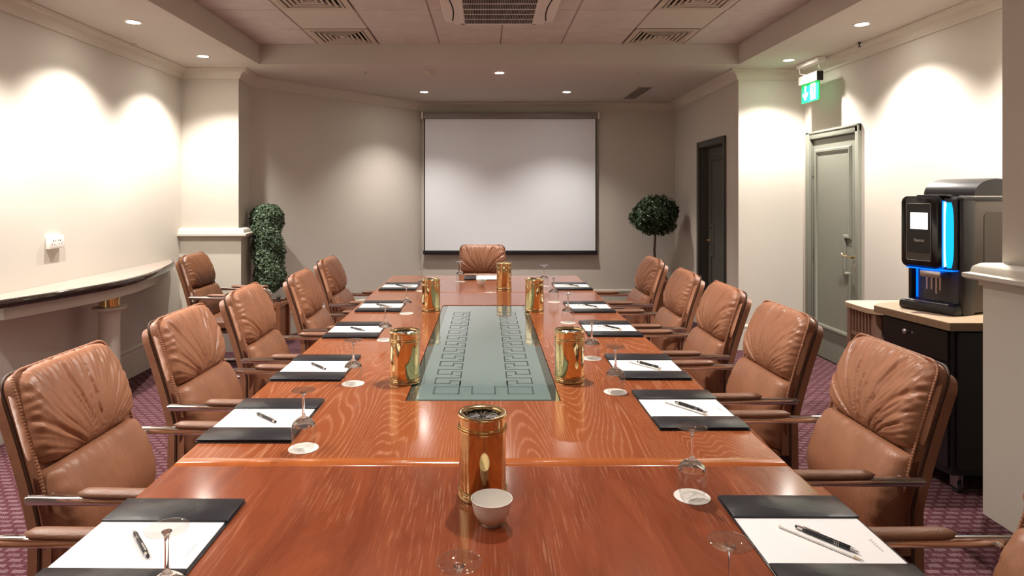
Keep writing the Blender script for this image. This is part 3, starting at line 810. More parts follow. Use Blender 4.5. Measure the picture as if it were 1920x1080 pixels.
for side, pads, gls in (('left', pads_l, gl_l), ('right', pads_r, gl_r)):
    for i, (x, y) in enumerate(pads):
        rz = (0 if side == 'left' else PI)+math.radians(random.uniform(-.8, .8))
        if side == 'left': rz += PI
        o = ordn[i]
        place(pad0, (x, y, PZ), rz, 'black leatherette desk pad, %s on the %s side' % (o, side), 'desk pads along the %s side' % side)
        place(paper0, (x, y, PZ), rz, 'white sheet on the %s desk pad %s' % (side, o), 'writing paper on the %s desk pads' % side)
        if side == 'left':
            a = math.atan2(1.439-1.34, -.779+.6885)+random.uniform(-.1, .1)
            place(pen0, (x-.0, y-.005, PZ+.0062+.0056), a, 'black ballpoint pen on the %s pad %s' % (side, o), 'pens on the left desk pads')
        else:
            a = math.atan2(-.108, .083)+random.uniform(-.06, .06)
            place(pen0, (x+.018, y-.004, PZ+.0062+.0056), a, 'black ballpoint pen beside a white pencil on the %s pad %s' % (side, o), 'pens on the right desk pads')
            place(pencil0, (x-.002, y-.018, PZ+.0062+.0037), a+.01, 'white pencil beside a black pen on the %s pad %s' % (side, o), 'pencils on the right desk pads')
    for i, (x, y) in enumerate(gls):
        o = ordn[i]
        place(coaster0, (x, y, TZ), random.uniform(-.5, .5), 'round white coaster under the %s glass %s' % (side, o), 'paper coasters along the %s side' % side)
        place(glass0, (x, y, TZ+.0023), 0, 'upturned wine glass, %s in the %s row' % (o, side), 'upturned wine glasses along the %s side' % side)
for x, y, lb, lc in ((-.043, 1.03, 'upturned wine glass cut off at the bottom centre of the photo', 'coaster under the glass at the near end of the table'),
                     (.405, 1.09, 'upturned wine glass left of the nearest right desk pad', 'coaster under the glass beside the nearest right desk pad'),
                     (-.225, 5.64, 'upturned wine glass at the far end before the head chair', 'coaster under the glass at the head of the table')):
    place(coaster0, (x, y, TZ), .3, 'round white '+lc, None); place(glass0, (x, y, TZ+.0023), 0, lb, None)
place(pad0, (.005, 5.905, TZ), PI/2, 'black leatherette desk pad at the head of the table', None)
place(paper0, (.005, 5.905, TZ), -PI/2, 'white sheet on the desk pad at the head of the table', None)

def make_cooler():
    t = thing('brass_wine_cooler', '', 'canister', (0, 0, TZ))
    obj('body', G().lathe([(.0560, .004), (.0585, .012), (.0585, .178), (.0535, .178), (.0535, .012), (.050, .010)], 72), 'brass', t, smooth=True)
    obj('rim', G().lathe([(.0575, .178), (.0580, .198), (.0615, .2015), (.0625, .2045), (.0610, .2070), (.0560, .2075), (.0480, .2050), (.0465, .2020), (.0465, .196), (.0530, .178)], 72, closed=True), 'brass_pale', t, smooth=True)
    for z, nm in ((.168, 'upper_ring'), (.175, 'upper_ring'), (.020, 'base_ring')):
        pts = [(.0600*math.cos(a), .0600*math.sin(a), z) for a in [2*PI*i/72 for i in range(72)]]
        obj(nm, G().tube(pts, .0019, 8, closed=True, up=(0, 0, 1)), 'brass_pale', t, smooth=True)
    obj('foot_ring', G().lathe([(.0575, 0), (.0605, .002), (.0605, .010), (.0585, .014), (.052, .014), (.052, 0)], 72, closed=True), 'brass', t, smooth=True)
    g = G().lathe([(.0466, .190), (.0466, .1935)], 48)
    obj('dark_lid', g, 'black_gloss', t, smooth=True)
    g = G()
    for k in range(16):
        a = k*2*PI/16; r = .030 if k % 2 else .020
        g.tube([(.010*math.cos(a), .010*math.sin(a), .1945), (r*math.cos(a+.2), r*math.sin(a+.2), .1965), (.040*math.cos(a+.1), .040*math.sin(a+.1), .1945)], .0013, 5)
    obj('lid_pattern', g, 'steel', t)
    return t
cool0 = make_cooler()
for x, y, lb in ((-.010, 1.64, 'tall brass wine cooler in the foreground behind the white bowl'),
                 (-.327, 2.63, 'brass wine cooler at the near left corner of the glass inset'),
                 (.336, 2.65, 'brass wine cooler at the near right corner of the glass inset'),
                 (-.358, 4.24, 'brass wine cooler at the far left corner of the glass inset'),
                 (.310, 4.24, 'brass wine cooler at the far right corner of the glass inset'),
                 (.140, 5.22, 'farthest brass wine cooler, near the head of the table')):
    place(cool0, (x, y, TZ), random.uniform(0, 6), lb, 'brass wine coolers down the middle of the table')
def make_bowl(label, loc, s=1.0):
    t = thing('sugar_bowl', label, 'bowl', loc, 0, None); t.scale = (s, s, s)
    pr = [(.018, .003), (.020, 0), (.022, 0), (.0225, .004), (.032, .012), (.0405, .026), (.0445, .042), (.0470, .056), (.0478, .058), (.0465, .0582), (.0430, .043), (.0385, .027), (.030, .014), (.018, .009), (.0001, .008)]
    g = G().lathe(pr, 48); obj('bowl_body', g, 'porcelain', t, smooth=True, angle=math.radians(50))
    return t
make_bowl('small white porcelain bowl in front of the nearest brass cooler', (.012, 1.497, TZ))
make_bowl('small white porcelain bowl at the far end before the head desk pad', (-.042, 5.40, TZ), .86)
def sweet(label, loc, m, s):
    g = G().lathe([(.0005, -.006*s), (.005*s, -.004*s), (.0065*s, 0), (.005*s, .004*s), (.0005, .006*s)], 10)
    for e_ in (-1, 1): g.add([(0, e_*.006*s, -.001), (-.004*s, e_*.013*s, .004*s), (.004*s, e_*.013*s, .004*s), (0, e_*.006*s, .001), (0, e_*.013*s, -.003*s)], [(0, 1, 2), (3, 1, 2), (0, 2, 4), (0, 4, 1)])
    return tag(obj('wrapped_sweet', g, m, smooth=True, loc=loc), label, 'sweet')
sweet('dark wrapped sweet inside the foreground white bowl', (.022, 1.500, TZ+.0165), 'black_gloss', 1.0)
sweet('teal wrapped sweet showing above the far white bowl', (-.030, 5.395, TZ+.040), 'teal', 2.4)
sweet('pale wrapped sweet lying low in the far white bowl', (-.055, 5.405, TZ+.028), 'coaster', 2.0)

# ================================================================== projection screen
t = thing('projection_screen', 'white pull-down projection screen with black bottom bar on the back wall', 'screen', (.313, 8.615, 0))
obj('roller_case', G().bbox(-1.145, 1.145, -.045, .045, 2.495, 2.575, .012), 'case_grey', t, smooth=True)
for s in (-1, 1):
    obj('wall_bracket', G().bbox(s*1.10-.02, s*1.10+.02, .035, .083, 2.515, 2.565, .004), 'vent', t)
    obj('end_cap', G().bbox(min(s*1.145, s*1.165), max(s*1.145, s*1.165), -.048, .048, 2.49, 2.58, .005), 'plastic_white', t)
obj('projection_fabric', G().box(-1.118, 1.118, -.003, .001, .765, 2.50), 'screen', t)
for s in (-1, 1): obj('black_border', G().box(min(s*1.118, s*1.132), max(s*1.118, s*1.132), -.003, .001, .765, 2.50), 'black', t)
obj('bottom_bar', G().bbox(-1.145, 1.145, -.016, .016, .715, .768, .008), 'black_satin', t, smooth=True)

# ================================================================== ceiling fittings
def make_vent(label, x, y):
    t = thing('air_diffuser', label, 'vent', (x, y, ZH), 0, 'square air diffusers in the tiled ceiling')
    h = .272
    def ring(a, b, z0, z1):   # sloped square ring from half-size a (low) to b (high)
        v = [(sx*a, sy*a, z0) for sx, sy in ((-1, -1), (1, -1), (1, 1), (-1, 1))]+[(sx*b, sy*b, z1) for sx, sy in ((-1, -1), (1, -1), (1, 1), (-1, 1))]
        v += [(p[0], p[1], p[2]+.003) for p in v]
        f = []
        for i in range(4):
            j = (i+1) % 4; f += [(i, j, 4+j, 4+i), (8+i, 12+i, 12+j, 8+j), (i, 8+i, 8+j, j), (4+i, 4+j, 12+j, 12+i)]
        return G().add(v, f)
    obj('frame', ring(h, h-.045, -.002, -.004), 'vent', t)
    obj('duct_void', G().box(-h+.01, h-.01, -h+.01, h-.01, .0195, .0225), 'black', t)
    for k in range(5):
        a = h-.052-k*.040; q = ring(a, a-.017, -.007, -.006); r_ = ring(a-.017, a-.0175, -.006, .017); q.add(r_.v, r_.f)
        obj('louvre', q, 'vent', t)
    obj('centre_plate', G().bbox(-.022, .022, -.022, .022, -.004, .0, .001), 'vent', t)
    return t
make_vent('square air diffuser left of the ceiling cassette, next to the border', -1.27, 5.78)
make_vent('square air diffuser right of the ceiling cassette, next to the border', 1.53, 5.78)
make_vent('square air diffuser at the top left, cut by the frame', -1.27, 4.66)
make_vent('square air diffuser at the top right, cut by the frame', 1.53, 4.66)
t = thing('air_conditioner', 'square ceiling cassette air conditioner with dark grille above the table', 'air conditioner', (.10, 4.835, ZH))
bm = bmesh.new(); bmesh.ops.create_cube(bm, size=1)
for v in bm.verts: v.co = (v.co.x*.87, v.co.y*.87, v.co.z*.026-.015)
bmesh.ops.bevel(bm, geom=[e_ for e_ in bm.edges if abs(e_.verts[0].co.z-e_.verts[1].co.z) > .01], offset=.07, segments=6, affect='EDGES')
for v in bm.verts:
    if v.co.z < -.02: v.co.x *= .965; v.co.y *= .965
obj('cassette_panel', bm, 'ac', t, smooth=True)
obj('grille_backing', G().bbox(-.272, .262, -.33, .36, -.034, -.0275, .004), 'black', t)
g = G()
for k in range(44):
    x = -.266+k*.5225/43; g.box(x-.0012, x+.0012, -.325, .355, -.039, -.034)
obj('grille_bars', g, 'vent', t)['kind'] = 'stuff'
g = G()
for k in range(6):
    y = -.325+k*.136; g.box(-.270, .260, y-.0022, y+.0022, -.041, -.037)
obj('grille_crossbars', g, 'plastic_white', t)
fr = G()
for a in ((-.305, -.270, -.36, .39), (.260, .295, -.36, .39)): fr.bbox(a[0], a[1], a[2], a[3], -.038, -.026, .004)
fr.bbox(-.305, .295, .357, .39, -.038, -.026, .004); fr.bbox(-.305, .295, -.36, -.327, -.038, -.026, .004)
obj('grille_frame', fr, 'ac', t)
for s in (-1, 1):
    pts = [(s*(.365-.020*math.cos(u*PI/2)), u*.30, -.0285) for u in [k/6-1 for k in range(13)]]
    obj('air_slot', G().tube(pts, .006, 6, flat=.3), 'black', t, smooth=True)
    g = G(); g.tube([(-.25, s*.403, -.0285), (.25, s*.403, -.0285)], .006, 6, flat=.3); obj('air_slot', g, 'black', t)
# long slim grille in the far lower ceiling
t = thing('ceiling_grille', 'long narrow air grille in the far lower ceiling before the bay tree', 'vent', (1.78, 7.75, ZL))
obj('frame', G().bbox(-.085, .085, -.46, .46, -.008, 0, .003), 'vent', t)
for k in range(6):
    x = -.0625+k*.025; obj('slot', G().box(x-.007, x+.007, -.43, .43, -.0092, -.008), 'black', t)
# smoke detector and two small sprinkler roses
t = thing('smoke_detector', 'small round white smoke detector on the far lower ceiling', 'detector', (-.56, 6.43, ZL))
obj('detector_base', G().lathe([(.05, 0), (.052, -.010), (.048, -.018)], 32), 'ceiling', t, smooth=True)
obj('detector_head', G().lathe([(.040, -.018), (.040, -.030), (.028, -.042), (.001, -.044)], 32), 'ceiling', t, smooth=True)
for x, y, lb, grp in ((-1.19, 6.45, 'small flush sprinkler rose left of the smoke detector', 1), (1.50, 6.45, 'small flush sprinkler rose above the recessed door', 1), (-2.83, 5.25, 'small sprinkler head beside the left cornice', 1)):
    t = thing('sprinkler', lb, 'sprinkler', (x, y, ZL), 0, 'small ceiling sprinklers')
    obj('rose', G().lathe([(.032, 0), (.032, -.004), (.022, -.007), (.0005, -.008)], 24), 'ceiling', t, smooth=True)
    obj('nozzle', G().lathe([(.006, -.006), (.006, -.016), (.010, -.018)], 12), 'steel', t, smooth=True)
t = tag(obj('sprinkler', G().lathe([(.012, 0), (.012, -.012), (.006, -.014), (.006, -.034), (.013, -.038), (.013, -.040)], 12, (2.945, 5.18, ZL)), 'dark_metal', smooth=True), 'small dark sprinkler head by the right cornice beyond the exit sign', 'sprinkler', 'small ceiling sprinklers')

# ------------------------------------------------------------------ exit sign
t = thing('exit_sign', 'green lit emergency exit sign hanging above the grey green door', 'sign', (2.915, 5.90, 0))
obj('ceiling_mount', G().bbox(-.035, .035, -.20, .20, 2.663, ZL, .006), 'plastic_white', t)
obj('lamp_housing', G().bbox(-.030, .030, -.165, .175, 2.505, 2.585, .010), 'plastic_white', t, smooth=True)
obj('housing_end', G().bbox(-.028, .028, -.172, -.164, 2.50, 2.583, .004), 'black_satin', t)
for y in (-.15, .15):
    obj('hanger_wire', G().tube(fillet([(0, y, 2.665), (.002, y+.012, 2.63), (0, y-.012, 2.605), (0, y*.8, 2.583)], .015, 4), .0022, 6), 'steel', t, smooth=True)
obj('power_cable', G().tube(fillet([(-.02, .17, 2.668), (-.02, .16, 2.61), (-.022, .11, 2.598), (-.02, .05, 2.586)], .03, 6), .004, 8), 'plastic_white', t, smooth=True)
pn = obj('sign_panel', G().bbox(-.006, .006, -.155, .155, 2.335, 2.508, .002), 'green', t)
# flat print: arrow, doorway and running figure; faces -x, far half = +y
g = G()
def poly2(g, pts, x0, x1):
    n = len(pts); g.add([(x0, a, b) for a, b in pts]+[(x1, a, b) for a, b in pts], [tuple(range(n)), tuple(range(2*n-1, n-1, -1))]+[(i, n+i, n+(i+1) % n, (i+1) % n) for i in range(n)])
for x0, x1 in ((-.0072, -.006), (.006, .0072)):
    poly2(g, [(.082, 2.355), (.128, 2.405), (.128, 2.425), (.092, 2.397), (.092, 2.49), (.072, 2.49), (.072, 2.397), (.036, 2.425), (.036, 2.405)], x0, x1)
obj('down_arrow', g, 'sign_white', pn)
g = G()
for x0, x1 in ((-.0072, -.006), (.006, .0072)): poly2(g, [(-.01, 2.35), (-.01, 2.495), (-.10, 2.495), (-.10, 2.35)], x0, x1)
obj('doorway_mark', g, 'sign_white', pn)
g = G()
for x0, x1 in ((-.0082, -.0072), (.0072, .0082)):
    cy, cz = -.068, 2.472
    poly2(g, [(cy+.010*math.cos(a), cz+.010*math.sin(a)) for a in [2*PI*k/10 for k in range(10)]], x0, x1)
    poly2(g, [(-.045, 2.462), (-.066, 2.460), (-.072, 2.425), (-.052, 2.420)], x0, x1)
    poly2(g, [(-.066, 2.460), (-.092, 2.436), (-.088, 2.430), (-.066, 2.446)], x0, x1)
    poly2(g, [(-.045, 2.462), (-.028, 2.440), (-.020, 2.446), (-.038, 2.466)], x0, x1)
    poly2(g, [(-.052, 2.424), (-.070, 2.424), (-.088, 2.395), (-.092, 2.362), (-.083, 2.362), (-.078, 2.392)], x0, x1)
    poly2(g, [(-.052, 2.424), (-.064, 2.424), (-.050, 2.396), (-.024, 2.384), (-.022, 2.392), (-.042, 2.402)], x0, x1)
obj('running_figure', g, 'green', pn)

# ================================================================== wall socket
t = thing('wall_socket', 'white double wall socket above the granite counter', 'socket', (XL, 4.43, 1.18))
obj('socket_box', G().bbox(0, .030, -.073, .073, -.043, .043, .005), 'plastic_white', t, smooth=True)
for s in (-1, 1):
    g = G(); y = s*.036
    g.box(.0295, .0308, y-.004, y+.004, .006, .014); g.box(.0295, .0308, y-.016, y-.009, -.016, -.012); g.box(.0295, .0308, y+.009, y+.016, -.016, -.012)
    obj('pin_holes', g, 'black', t)
    obj('rocker_switch', G().bbox(.029, .034, y-s*.020-.006, y-s*.020+.006, .014, .032, .002), 'plastic_white', t)
for y in (-.055, .055): obj('screw', G().lathe([(.003, 0), (.003, .001)], 10).xf(Matrix.Translation((.030, y, -.002)) @ Matrix.Rotation(PI/2, 4, 'Y')), 'steel', t)

# ================================================================== counter
def crv(ctrl, n=60):
    out = []
    for i in range(len(ctrl)-1):
        p0 = ctrl[max(0, i-1)]; p1 = ctrl[i]; p2 = ctrl[i+1]; p3 = ctrl[min(len(ctrl)-1, i+2)]; m_ = n//(len(ctrl)-1)
        for k in range(m_):
            u = k/m_; out.append(tuple(.5*((2*p1[c])+(-p0[c]+p2[c])*u+(2*p0[c]-5*p1[c]+4*p2[c]-p3[c])*u*u+(-p0[c]+3*p1[c]-3*p2[c]+p3[c])*u**3) for c in (0, 1)))
    out.append(ctrl[-1]); return out
front = crv([(-2.775, 3.72), (-2.655, 4.10), (-2.575, 4.50), (-2.575, 4.90), (-2.64, 5.28), (-2.72, 5.60), (-2.80, 5.85), (-2.905, 6.05)])
CZ = .90
t = thing('counter', 'curved granite topped counter fixed along the left wall', 'counter', (0, 0, 0))
full = [(XL+.002, 3.72)]+front+[(XL+.002, 6.07)]
g = G().prism(full, CZ-.012, CZ); obj('counter_top', g, 'granite_top', t)
nose = [(0, CZ-.050), (.010, CZ-.048), (.017, CZ-.038), (.020, CZ-.024), (.017, CZ-.008), (.010, CZ-.001), (0, CZ+.0005)]
obj('granite_edge', sweep(front, nose, 1), 'granite', t, smooth=True)
obj('granite_slab', G().prism([(XL+.002, 3.725)]+[(x-.002, y) for x, y in front]+[(XL+.002, 6.065)], CZ-.040, CZ-.012), 'granite', t)
ins = [(x-.035, y) for x, y in front if y > 3.76 and x-.035 > XL+.01]
obj('fascia', G().prism([(XL+.002, 3.80)]+ins+[(XL+.002, ins[-1][1]+.02)], CZ-.125, CZ-.040), 'trim', t)
t = thing('counter_column', 'round cream column with brass collar under the granite counter', 'column', (-2.69, 4.68, 0))
obj('shaft', G().lathe([(.078, 0), (.078, .06), (.070, .07), (.068, .60), (.070, .672)], 40), 'trim', t, smooth=True)
obj('cap_disc', G().lathe([(.070, .672), (.098, .682), (.112, .690), (.112, .700)], 48), 'trim', t, smooth=True)
obj('brass_collar', G().lathe([(.066, .700), (.066, .775)], 40), 'brass', t, smooth=True)

# ================================================================== coffee cabinet and machine
CT = .867
top = [(2.22, 3.76), (2.285, 3.235), (2.92, 3.235), (2.98, 3.93), (2.39, 3.93)]
t = thing('coffee_cabinet', 'black cabinet on castors with a pale wood top under the coffee machine', 'cabinet', (0, 0, 0))
obj('cabinet_top', G().prism(top, CT-.004, CT), 'beech', t)
obj('top_edge', G().prism([(x+.0005, y) for x, y in top], CT-.040, CT-.004), 'beech_edge', t)
body = [(2.262, 3.735), (2.318, 3.268), (2.88, 3.268), (2.94, 3.89), (2.40, 3.89)]
obj('cabinet_body', G().prism(body, .10, CT-.040), 'ebony', t)
# drawer and door fronts on the face from body[0] to body[1]
A, B = Vector(body[0]), Vector(body[1]); fl = (B-A).length; ang = math.atan2(B.y-A.y, B.x-A.x)
def on_face(g): return g.xf(Matrix.Translation((A.x, A.y, 0)) @ Matrix.Rotation(ang, 4, 'Z'))
dr = obj('drawer', on_face(G().bbox(.012, fl-.012, -.014, 0, .665, CT-.052, .003)), 'ebony', t)
dd = obj('cabinet_door', on_face(G().bbox(.012, fl-.012, -.014, 0, .13, .655, .003)), 'ebony', t)
kn = G().lathe([(.005, 0), (.005, .012), (.012, .016), (.014, .022), (.009, .027), (.0005, .028)], 20).xf(Matrix.Rotation(PI/2, 4, 'X'))
obj('knob', on_face(kn.xf(Matrix.Translation((fl*.42, -.014, .765)))), 'steel', dr, smooth=True)
lk = G().lathe([(.007, 0), (.007, .004)], 16).xf(Matrix.Rotation(PI/2, 4, 'X'))
obj('lock', on_face(lk.xf(Matrix.Translation((fl*.42+.035, -.014, .765)))), 'steel', dr, smooth=True)
lk = G().lathe([(.005, 0), (.005, .014)], 12).xf(Matrix.Rotation(PI/2, 4, 'X'))
obj('knob', on_face(lk.xf(Matrix.Translation((fl-.035, -.014, .60)))), 'steel', dd, smooth=True)
obj('side_door', G().bbox(2.34, 2.86, 3.254, 3.268, .13, CT-.052, .003), 'ebony', t)
for x, y in ((2.37, 3.315), (2.34, 3.68), (2.83, 3.33), (2.88, 3.80)):
    c = obj('castor', G().lathe([(.020, .088), (.026, .092), (.026, .100)], 16, (x, y, 0)).bbox(x-.016, x-.011, y-.030, y+.018, .030, .090, .002).bbox(x+.011, x+.016, y-.030, y+.018, .030, .090, .002), 'steel', t)
    w1 = G().lathe([(.006, -.010), (.024, -.010), (.028, -.006), (.028, .006), (.024, .010), (.006, .010)], 24).xf(Matrix.Translation((x, y-.008, .028)) @ Matrix.Rotation(PI/2, 4, 'Y'))
    obj('wheel', w1, 'rubber', c, smooth=True)

MA = math.atan2(3.41-3.69, 2.465-2.355)
mc = thing('coffee_machine', 'black bean to cup coffee machine with blue light strip and lit display', 'coffee machine', (2.372, 3.69, CT), MA)
# local x runs along the front from the far to the near corner, local -y faces the user
Wm, Dm = .30, .46
obj('side_casing', G().bbox(.0, Wm, .085, Dm, .012, .600, .006), 'grey_panel', mc, smooth=True)
def rrect(x0, x1, z0, z1, r, y, seg=6):
    out = []
    for cx, cz, a0 in ((x1-r, z1-r, 0), (x0+r, z1-r, PI/2), (x0+r, z0+r, PI), (x1-r, z0+r, 1.5*PI)):
        for k in range(seg+1): a = a0+PI/2*k/seg; out.append((cx+r*math.cos(a), y, cz+r*math.sin(a)))
    return out
def rslab(x0, x1, z0, z1, r, y0, y1, ch=.006):
    a = rrect(x0+ch, x1-ch, z0+ch, z1-ch, r, y0); b = rrect(x0, x1, z0, z1, r+ch*.3, y0+ch); c = rrect(x0, x1, z0, z1, r+ch*.3, y1)
    n = len(a); g = G(); g.add(a+b+c, [tuple(range(n)), tuple(range(3*n-1, 2*n-1, -1))]+[(i, n+i, n+(i+1) % n, (i+1) % n) for i in range(n)]+[(n+i, 2*n+i, 2*n+(i+1) % n, n+(i+1) % n) for i in range(n)]); return g
obj('side_inset_panel', G().add(*(lambda p: (p, [tuple(range(len(p)))]))([(Wm+.0012, q[0], q[2]) for q in rrect(.16, Dm-.02, .03, .54, .03, 0)])), 'grey_panel', mc)
lin = [(Wm+.001, q[0], q[2]) for q in rrect(.16, Dm+.05, .03, .54, .03, 0)]
obj('side_groove', G().tube([p for p in lin if p[1] < Dm-.005], .0018, 5), 'black_satin', mc)
obj('front_pillar', G().bbox(Wm-.030, Wm+.003, -.005, .095, .0, .612, .014), 'black_satin', mc, smooth=True)
obj('front_pillar', G().bbox(-.003, .022, .0, .095, .0, .60, .012), 'black_satin', mc, smooth=True)
obj('top_deck', G().bbox(-.003, Wm+.003, -.004, Dm, .596, .622, .010), 'black_satin', mc, smooth=True)
dw = obj('front_door', rslab(-.012, .212, .235, .625, .035, -.050, -.002, .012), 'black_gloss', mc, smooth=True)
# curved shoulder between the door and the pillar that holds the light
sh = G(); n = 14; v = []; f = []
obj('light_channel', G().bbox(.205, Wm-.024, -.018, .0, .235, .612, .004), 'black_satin', mc)
def strip(x0, x1, z0, z1, y, m, nm, bend=.018, th=.004):
    g = G(); n = 20; v = []; f = []
    for k in range(n+1):
        u = k/n; z = z0+(z1-z0)*u; e_ = 1-(abs(2*u-1))**4
        xa = x0+(1-e_)*bend*.6; xb = x1-(1-e_)*bend
        v += [(xa, y, z), (xb, y+.012, z), (xb, y+.012+th, z), (xa, y+th, z)]
    for k in range(n):
        for j in range(4): f.append((k*4+j, k*4+(j+1) % 4, k*4+4+(j+1) % 4, k*4+4+j))
    f += [(0, 1, 2, 3), (n*4+3, n*4+2, n*4+1, n*4)]
    g.add(v, f); return obj(nm, g, m, mc)
strip(.212, .219, .245, .600, -.036, 'blue', 'light_strip', .003)
strip(.219, .227, .250, .596, -.034, 'pale_blue', 'light_strip', .004)
strip(.227, .262, .245, .592, -.030, 'cyan', 'light_strip', .012)
pn = obj('control_panel', rslab(.030, .165, .275, .585, .008, -.0525, -.0495, .001), 'black_satin', dw)
fr = G().tube(rrect(.030, .165, .275, .585, .008, -.0528, 4), .0016, 6, closed=True, up=(0, 1, 0)); obj('panel_border', fr, 'steel', dw)
obj('lit_screen', G().bbox(.052, .148, -.0555, -.0525, .445, .535, .001), 'display', dw)
obj('panel_foot_strip', G().box(.034, .161, -.0532, -.0524, .280, .315), 'grey_panel', dw)  # taupe strip across the foot of the control panel
tx = text('lettering', 'Saeco', .024, 'steel', dw, (.100, -.0535, .385), (PI/2, 0, 0))
# dispensing bay
bay = obj('bay_back', G().bbox(.020, Wm-.028, .05, .090, .05, .235, .003), 'grey_panel', mc)
obj('bay_light', G().box(.022, Wm-.032, -.05, .04, .2295, .2335), 'blue', mc)
obj('bay_light', G().box(.0215, .0235, .035, .05, .06, .23), 'blue', mc)
obj('spout_block', G().bbox(.085, .200, -.030, .045, .185, .226, .008), 'steel', mc, smooth=True)
g = G()
for x in (.115, .140, .165, .185): g.tube([(x, -.008, .19), (x, -.008, .12 if x != .165 else .10)], .006, 10)
obj('spout', g, 'chrome', mc, smooth=True)
obj('drip_base', G().bbox(-.014, Wm-.005, -.062, .05, 0, .052, .016), 'black_satin', mc, smooth=True)
obj('drip_tray', G().bbox(.015, Wm-.045, -.050, .045, .0515, .0565, .002), 'steel', mc)
g = G()
for k in range(9): g.box(.025+k*.024, .037+k*.024, -.042, .035, .0565, .0575)
obj('tray_slots', g, 'black', mc)
g = G(); n = 28; v = []; f = []
for k in range(n+1):
    a = PI*k/n; y = .085+.19*(1-math.cos(a))*1.0; z = .622+.100*math.sin(a)**.8
    v += [(.03, y, z), (.05, y, z+.0), (Wm-.01, y, z), (Wm, y, z-.004*math.sin(a))]
for k in range(n):
    for j in range(3): f.append((k*4+j, k*4+j+1, k*4+5+j, k*4+4+j))
f.append(tuple(k*4 for k in range(n+1))); f.append(tuple(k*4+3 for k in range(n, -1, -1))); g.add(v, f)
obj('hopper_lid', g, 'black_satin', mc, smooth=True)
obj('hopper_rim', G().bbox(.025, Wm+.003, .075, Dm+.006, .619, .627, .002), 'steel', mc)
obj('front_lid', G().bbox(.06, .235, -.02, .07, .620, .632, .006), 'black_gloss', mc, smooth=True)

# small slatted wooden stand
t = thing('side_stand', 'small rosy wooden stand with slatted apron between door and coffee cabinet', 'side table', (2.67, 4.22, 0))
P = [(q[0], q[2]) for q in rrect(-.31, .33, -.22, .16, .09, 0, 8)]
obj('stand_top', G().prism(P, .765, .795), 'beech', t)
for x, y in ((-.26, -.17), (-.26, .11), (.29, -.17), (.29, .11)): obj('leg', G().bbox(x-.02, x+.02, y-.02, y+.02, 0, .765, .004), 'pinkwood', t)
for k in range(7): y = -.138+k*.036; obj('slat', G().bbox(-.272, -.258, y-.008, y+.008, .61, .765, .002), 'pinkwood', t)
for k in range(13): x = -.225+k*.04; obj('slat', G().bbox(x-.008, x+.008, -.180, -.166, .61, .765, .002), 'pinkwood', t)
obj('rail', G().bbox(-.274, -.25, -.15, .09, .585, .612, .003), 'pinkwood', t); obj('rail', G().bbox(-.24, .27, -.182, -.160, .585, .612, .003), 'pinkwood', t)
obj('shelf', G().bbox(-.27, .30, -.18, .12, .40, .42, .004), 'pinkwood', t)
tag(obj('white_box', G().bbox(-.15, .15, -.09, .08, 0, .17, .004), 'plastic_white', loc=(2.68, 4.2, .42)), 'white box on the shelf of the small wooden stand', 'box')

# ================================================================== plants
def planter(t, s, h):
    obj('planter_box', G().bbox(-s+.03, s-.03, -s+.03, s-.03, .05, h-.03, .004), 'planter', t)
    for sx in (-1, 1):
        for sy in (-1, 1):
            p = obj('corner_post', G().bbox(sx*(s-.02)-.022, sx*(s-.02)+.022, sy*(s-.02)-.022, sy*(s-.02)+.022, 0, h, .004), 'planter', t)
            obj('finial', G().lathe([(.012, 0), (.018, .006), (.018, .015), (.009, .022), (.012, .030), (.020, .042), (.018, .058), (.008, .068), (.0005, .070)], 20, (sx*(s-.02), sy*(s-.02), h)), 'dark_metal', p, smooth=True)
    for sx in (-1, 1):
        obj('top_rail', G().bbox(sx*(s-.02)-.014, sx*(s-.02)+.014, -s+.04, s-.04, h-.06, h-.02, .004), 'planter', t)
        obj('top_rail', G().bbox(-s+.04, s-.04, sx*(s-.02)-.014, sx*(s-.02)+.014, h-.06, h-.02, .004), 'planter', t)
    obj('soil', G().box(-s+.04, s-.04, -s+.04, s-.04, h-.06, h-.05), 'soil', t)
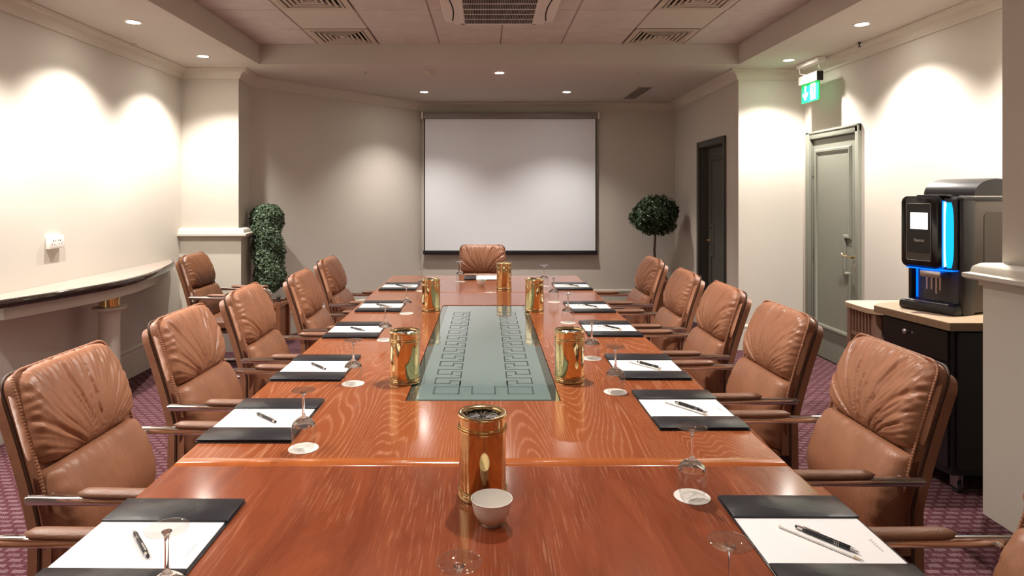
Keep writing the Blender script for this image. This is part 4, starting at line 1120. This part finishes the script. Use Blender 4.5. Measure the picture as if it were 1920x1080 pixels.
def leaves(points, size, seed, long=1.5):
    rnd = random.Random(seed); g = G(); v = []; f = []
    for p, n in points:
        n = Vector(n)+Vector((rnd.uniform(-.9, .9), rnd.uniform(-.9, .9), rnd.uniform(-.5, .9))); n.normalize()
        d = Vector((rnd.uniform(-1, 1), rnd.uniform(-1, 1), rnd.uniform(-.6, 1))); d = (d-n*d.dot(n)).normalized(); s = size*rnd.uniform(.6, 1.3)
        b = n.cross(d); p = Vector(p); k = len(v)
        v += [p-d*s*long*.5, p+b*s*.42+n*s*.10, p+d*s*long*.55-n*s*.1, p-b*s*.42+n*s*.10, p+n*s*.0]
        f += [(k, k+1, k+4), (k+1, k+2, k+4), (k+2, k+3, k+4), (k+3, k, k+4)]
    g.add(v, f); return g
t = thing('box_topiary', 'column shaped box topiary in a wooden planter behind the left pier', 'plant', (-2.20, 6.62, 0))
planter(t, .17, .44)
rnd = random.Random(4); pts = []
for k in range(9000):
    z = rnd.uniform(.52, 1.40); a = rnd.uniform(0, 2*PI)
    e_ = 1.0
    if z > 1.30: e_ = math.sqrt(max(0, 1-((z-1.30)/.11)**2))*.9+.1
    if z < .62: e_ = .45+.55*(z-.52)/.10
    r = (.148+.018*math.sin(a*3+z*9)+.015*math.sin(z*21+a*2))*e_*rnd.uniform(.72, 1.04)
    lean = .03*(z-1.0)*-1
    pts.append(((r*math.cos(a)+lean, r*math.sin(a), z), (math.cos(a), math.sin(a), .3)))
fo = obj('foliage', leaves(pts, .020, 5), 'leaf_box', t); fo['kind'] = 'stuff'
obj('stem', G().tube([(0, 0, .38), (.01, 0, .7), (0, .01, 1.2)], .02, 10), 'trunk', t, smooth=True)
t = thing('bay_tree', 'ball headed bay tree on a thin stem in the back right corner', 'plant', (2.08, 8.10, 0))
planter(t, .19, .47)
pts = []
for k in range(6500):
    a = rnd.uniform(0, 2*PI); c_ = rnd.uniform(-1, 1); s_ = math.sqrt(1-c_*c_)
    r = .26*rnd.uniform(.62, 1.06)*(1+.10*math.sin(3*a+4*c_)+.06*math.sin(7*a))
    pts.append(((r*s_*math.cos(a)*1.02, r*s_*math.sin(a), 1.245+r*c_*.86), (s_*math.cos(a), s_*math.sin(a), c_)))
fo = obj('foliage', leaves(pts, .030, 6, 1.9), 'leaf_bay', t); fo['kind'] = 'stuff'
obj('stem', G().tube([(0, 0, .40), (.008, 0, .6), (-.006, 0, .8), (.004, 0, 1.0), (0, 0, 1.25)], .016, 10, rad=[.018, .014, .016, .014, .012]), 'trunk', t, smooth=True)
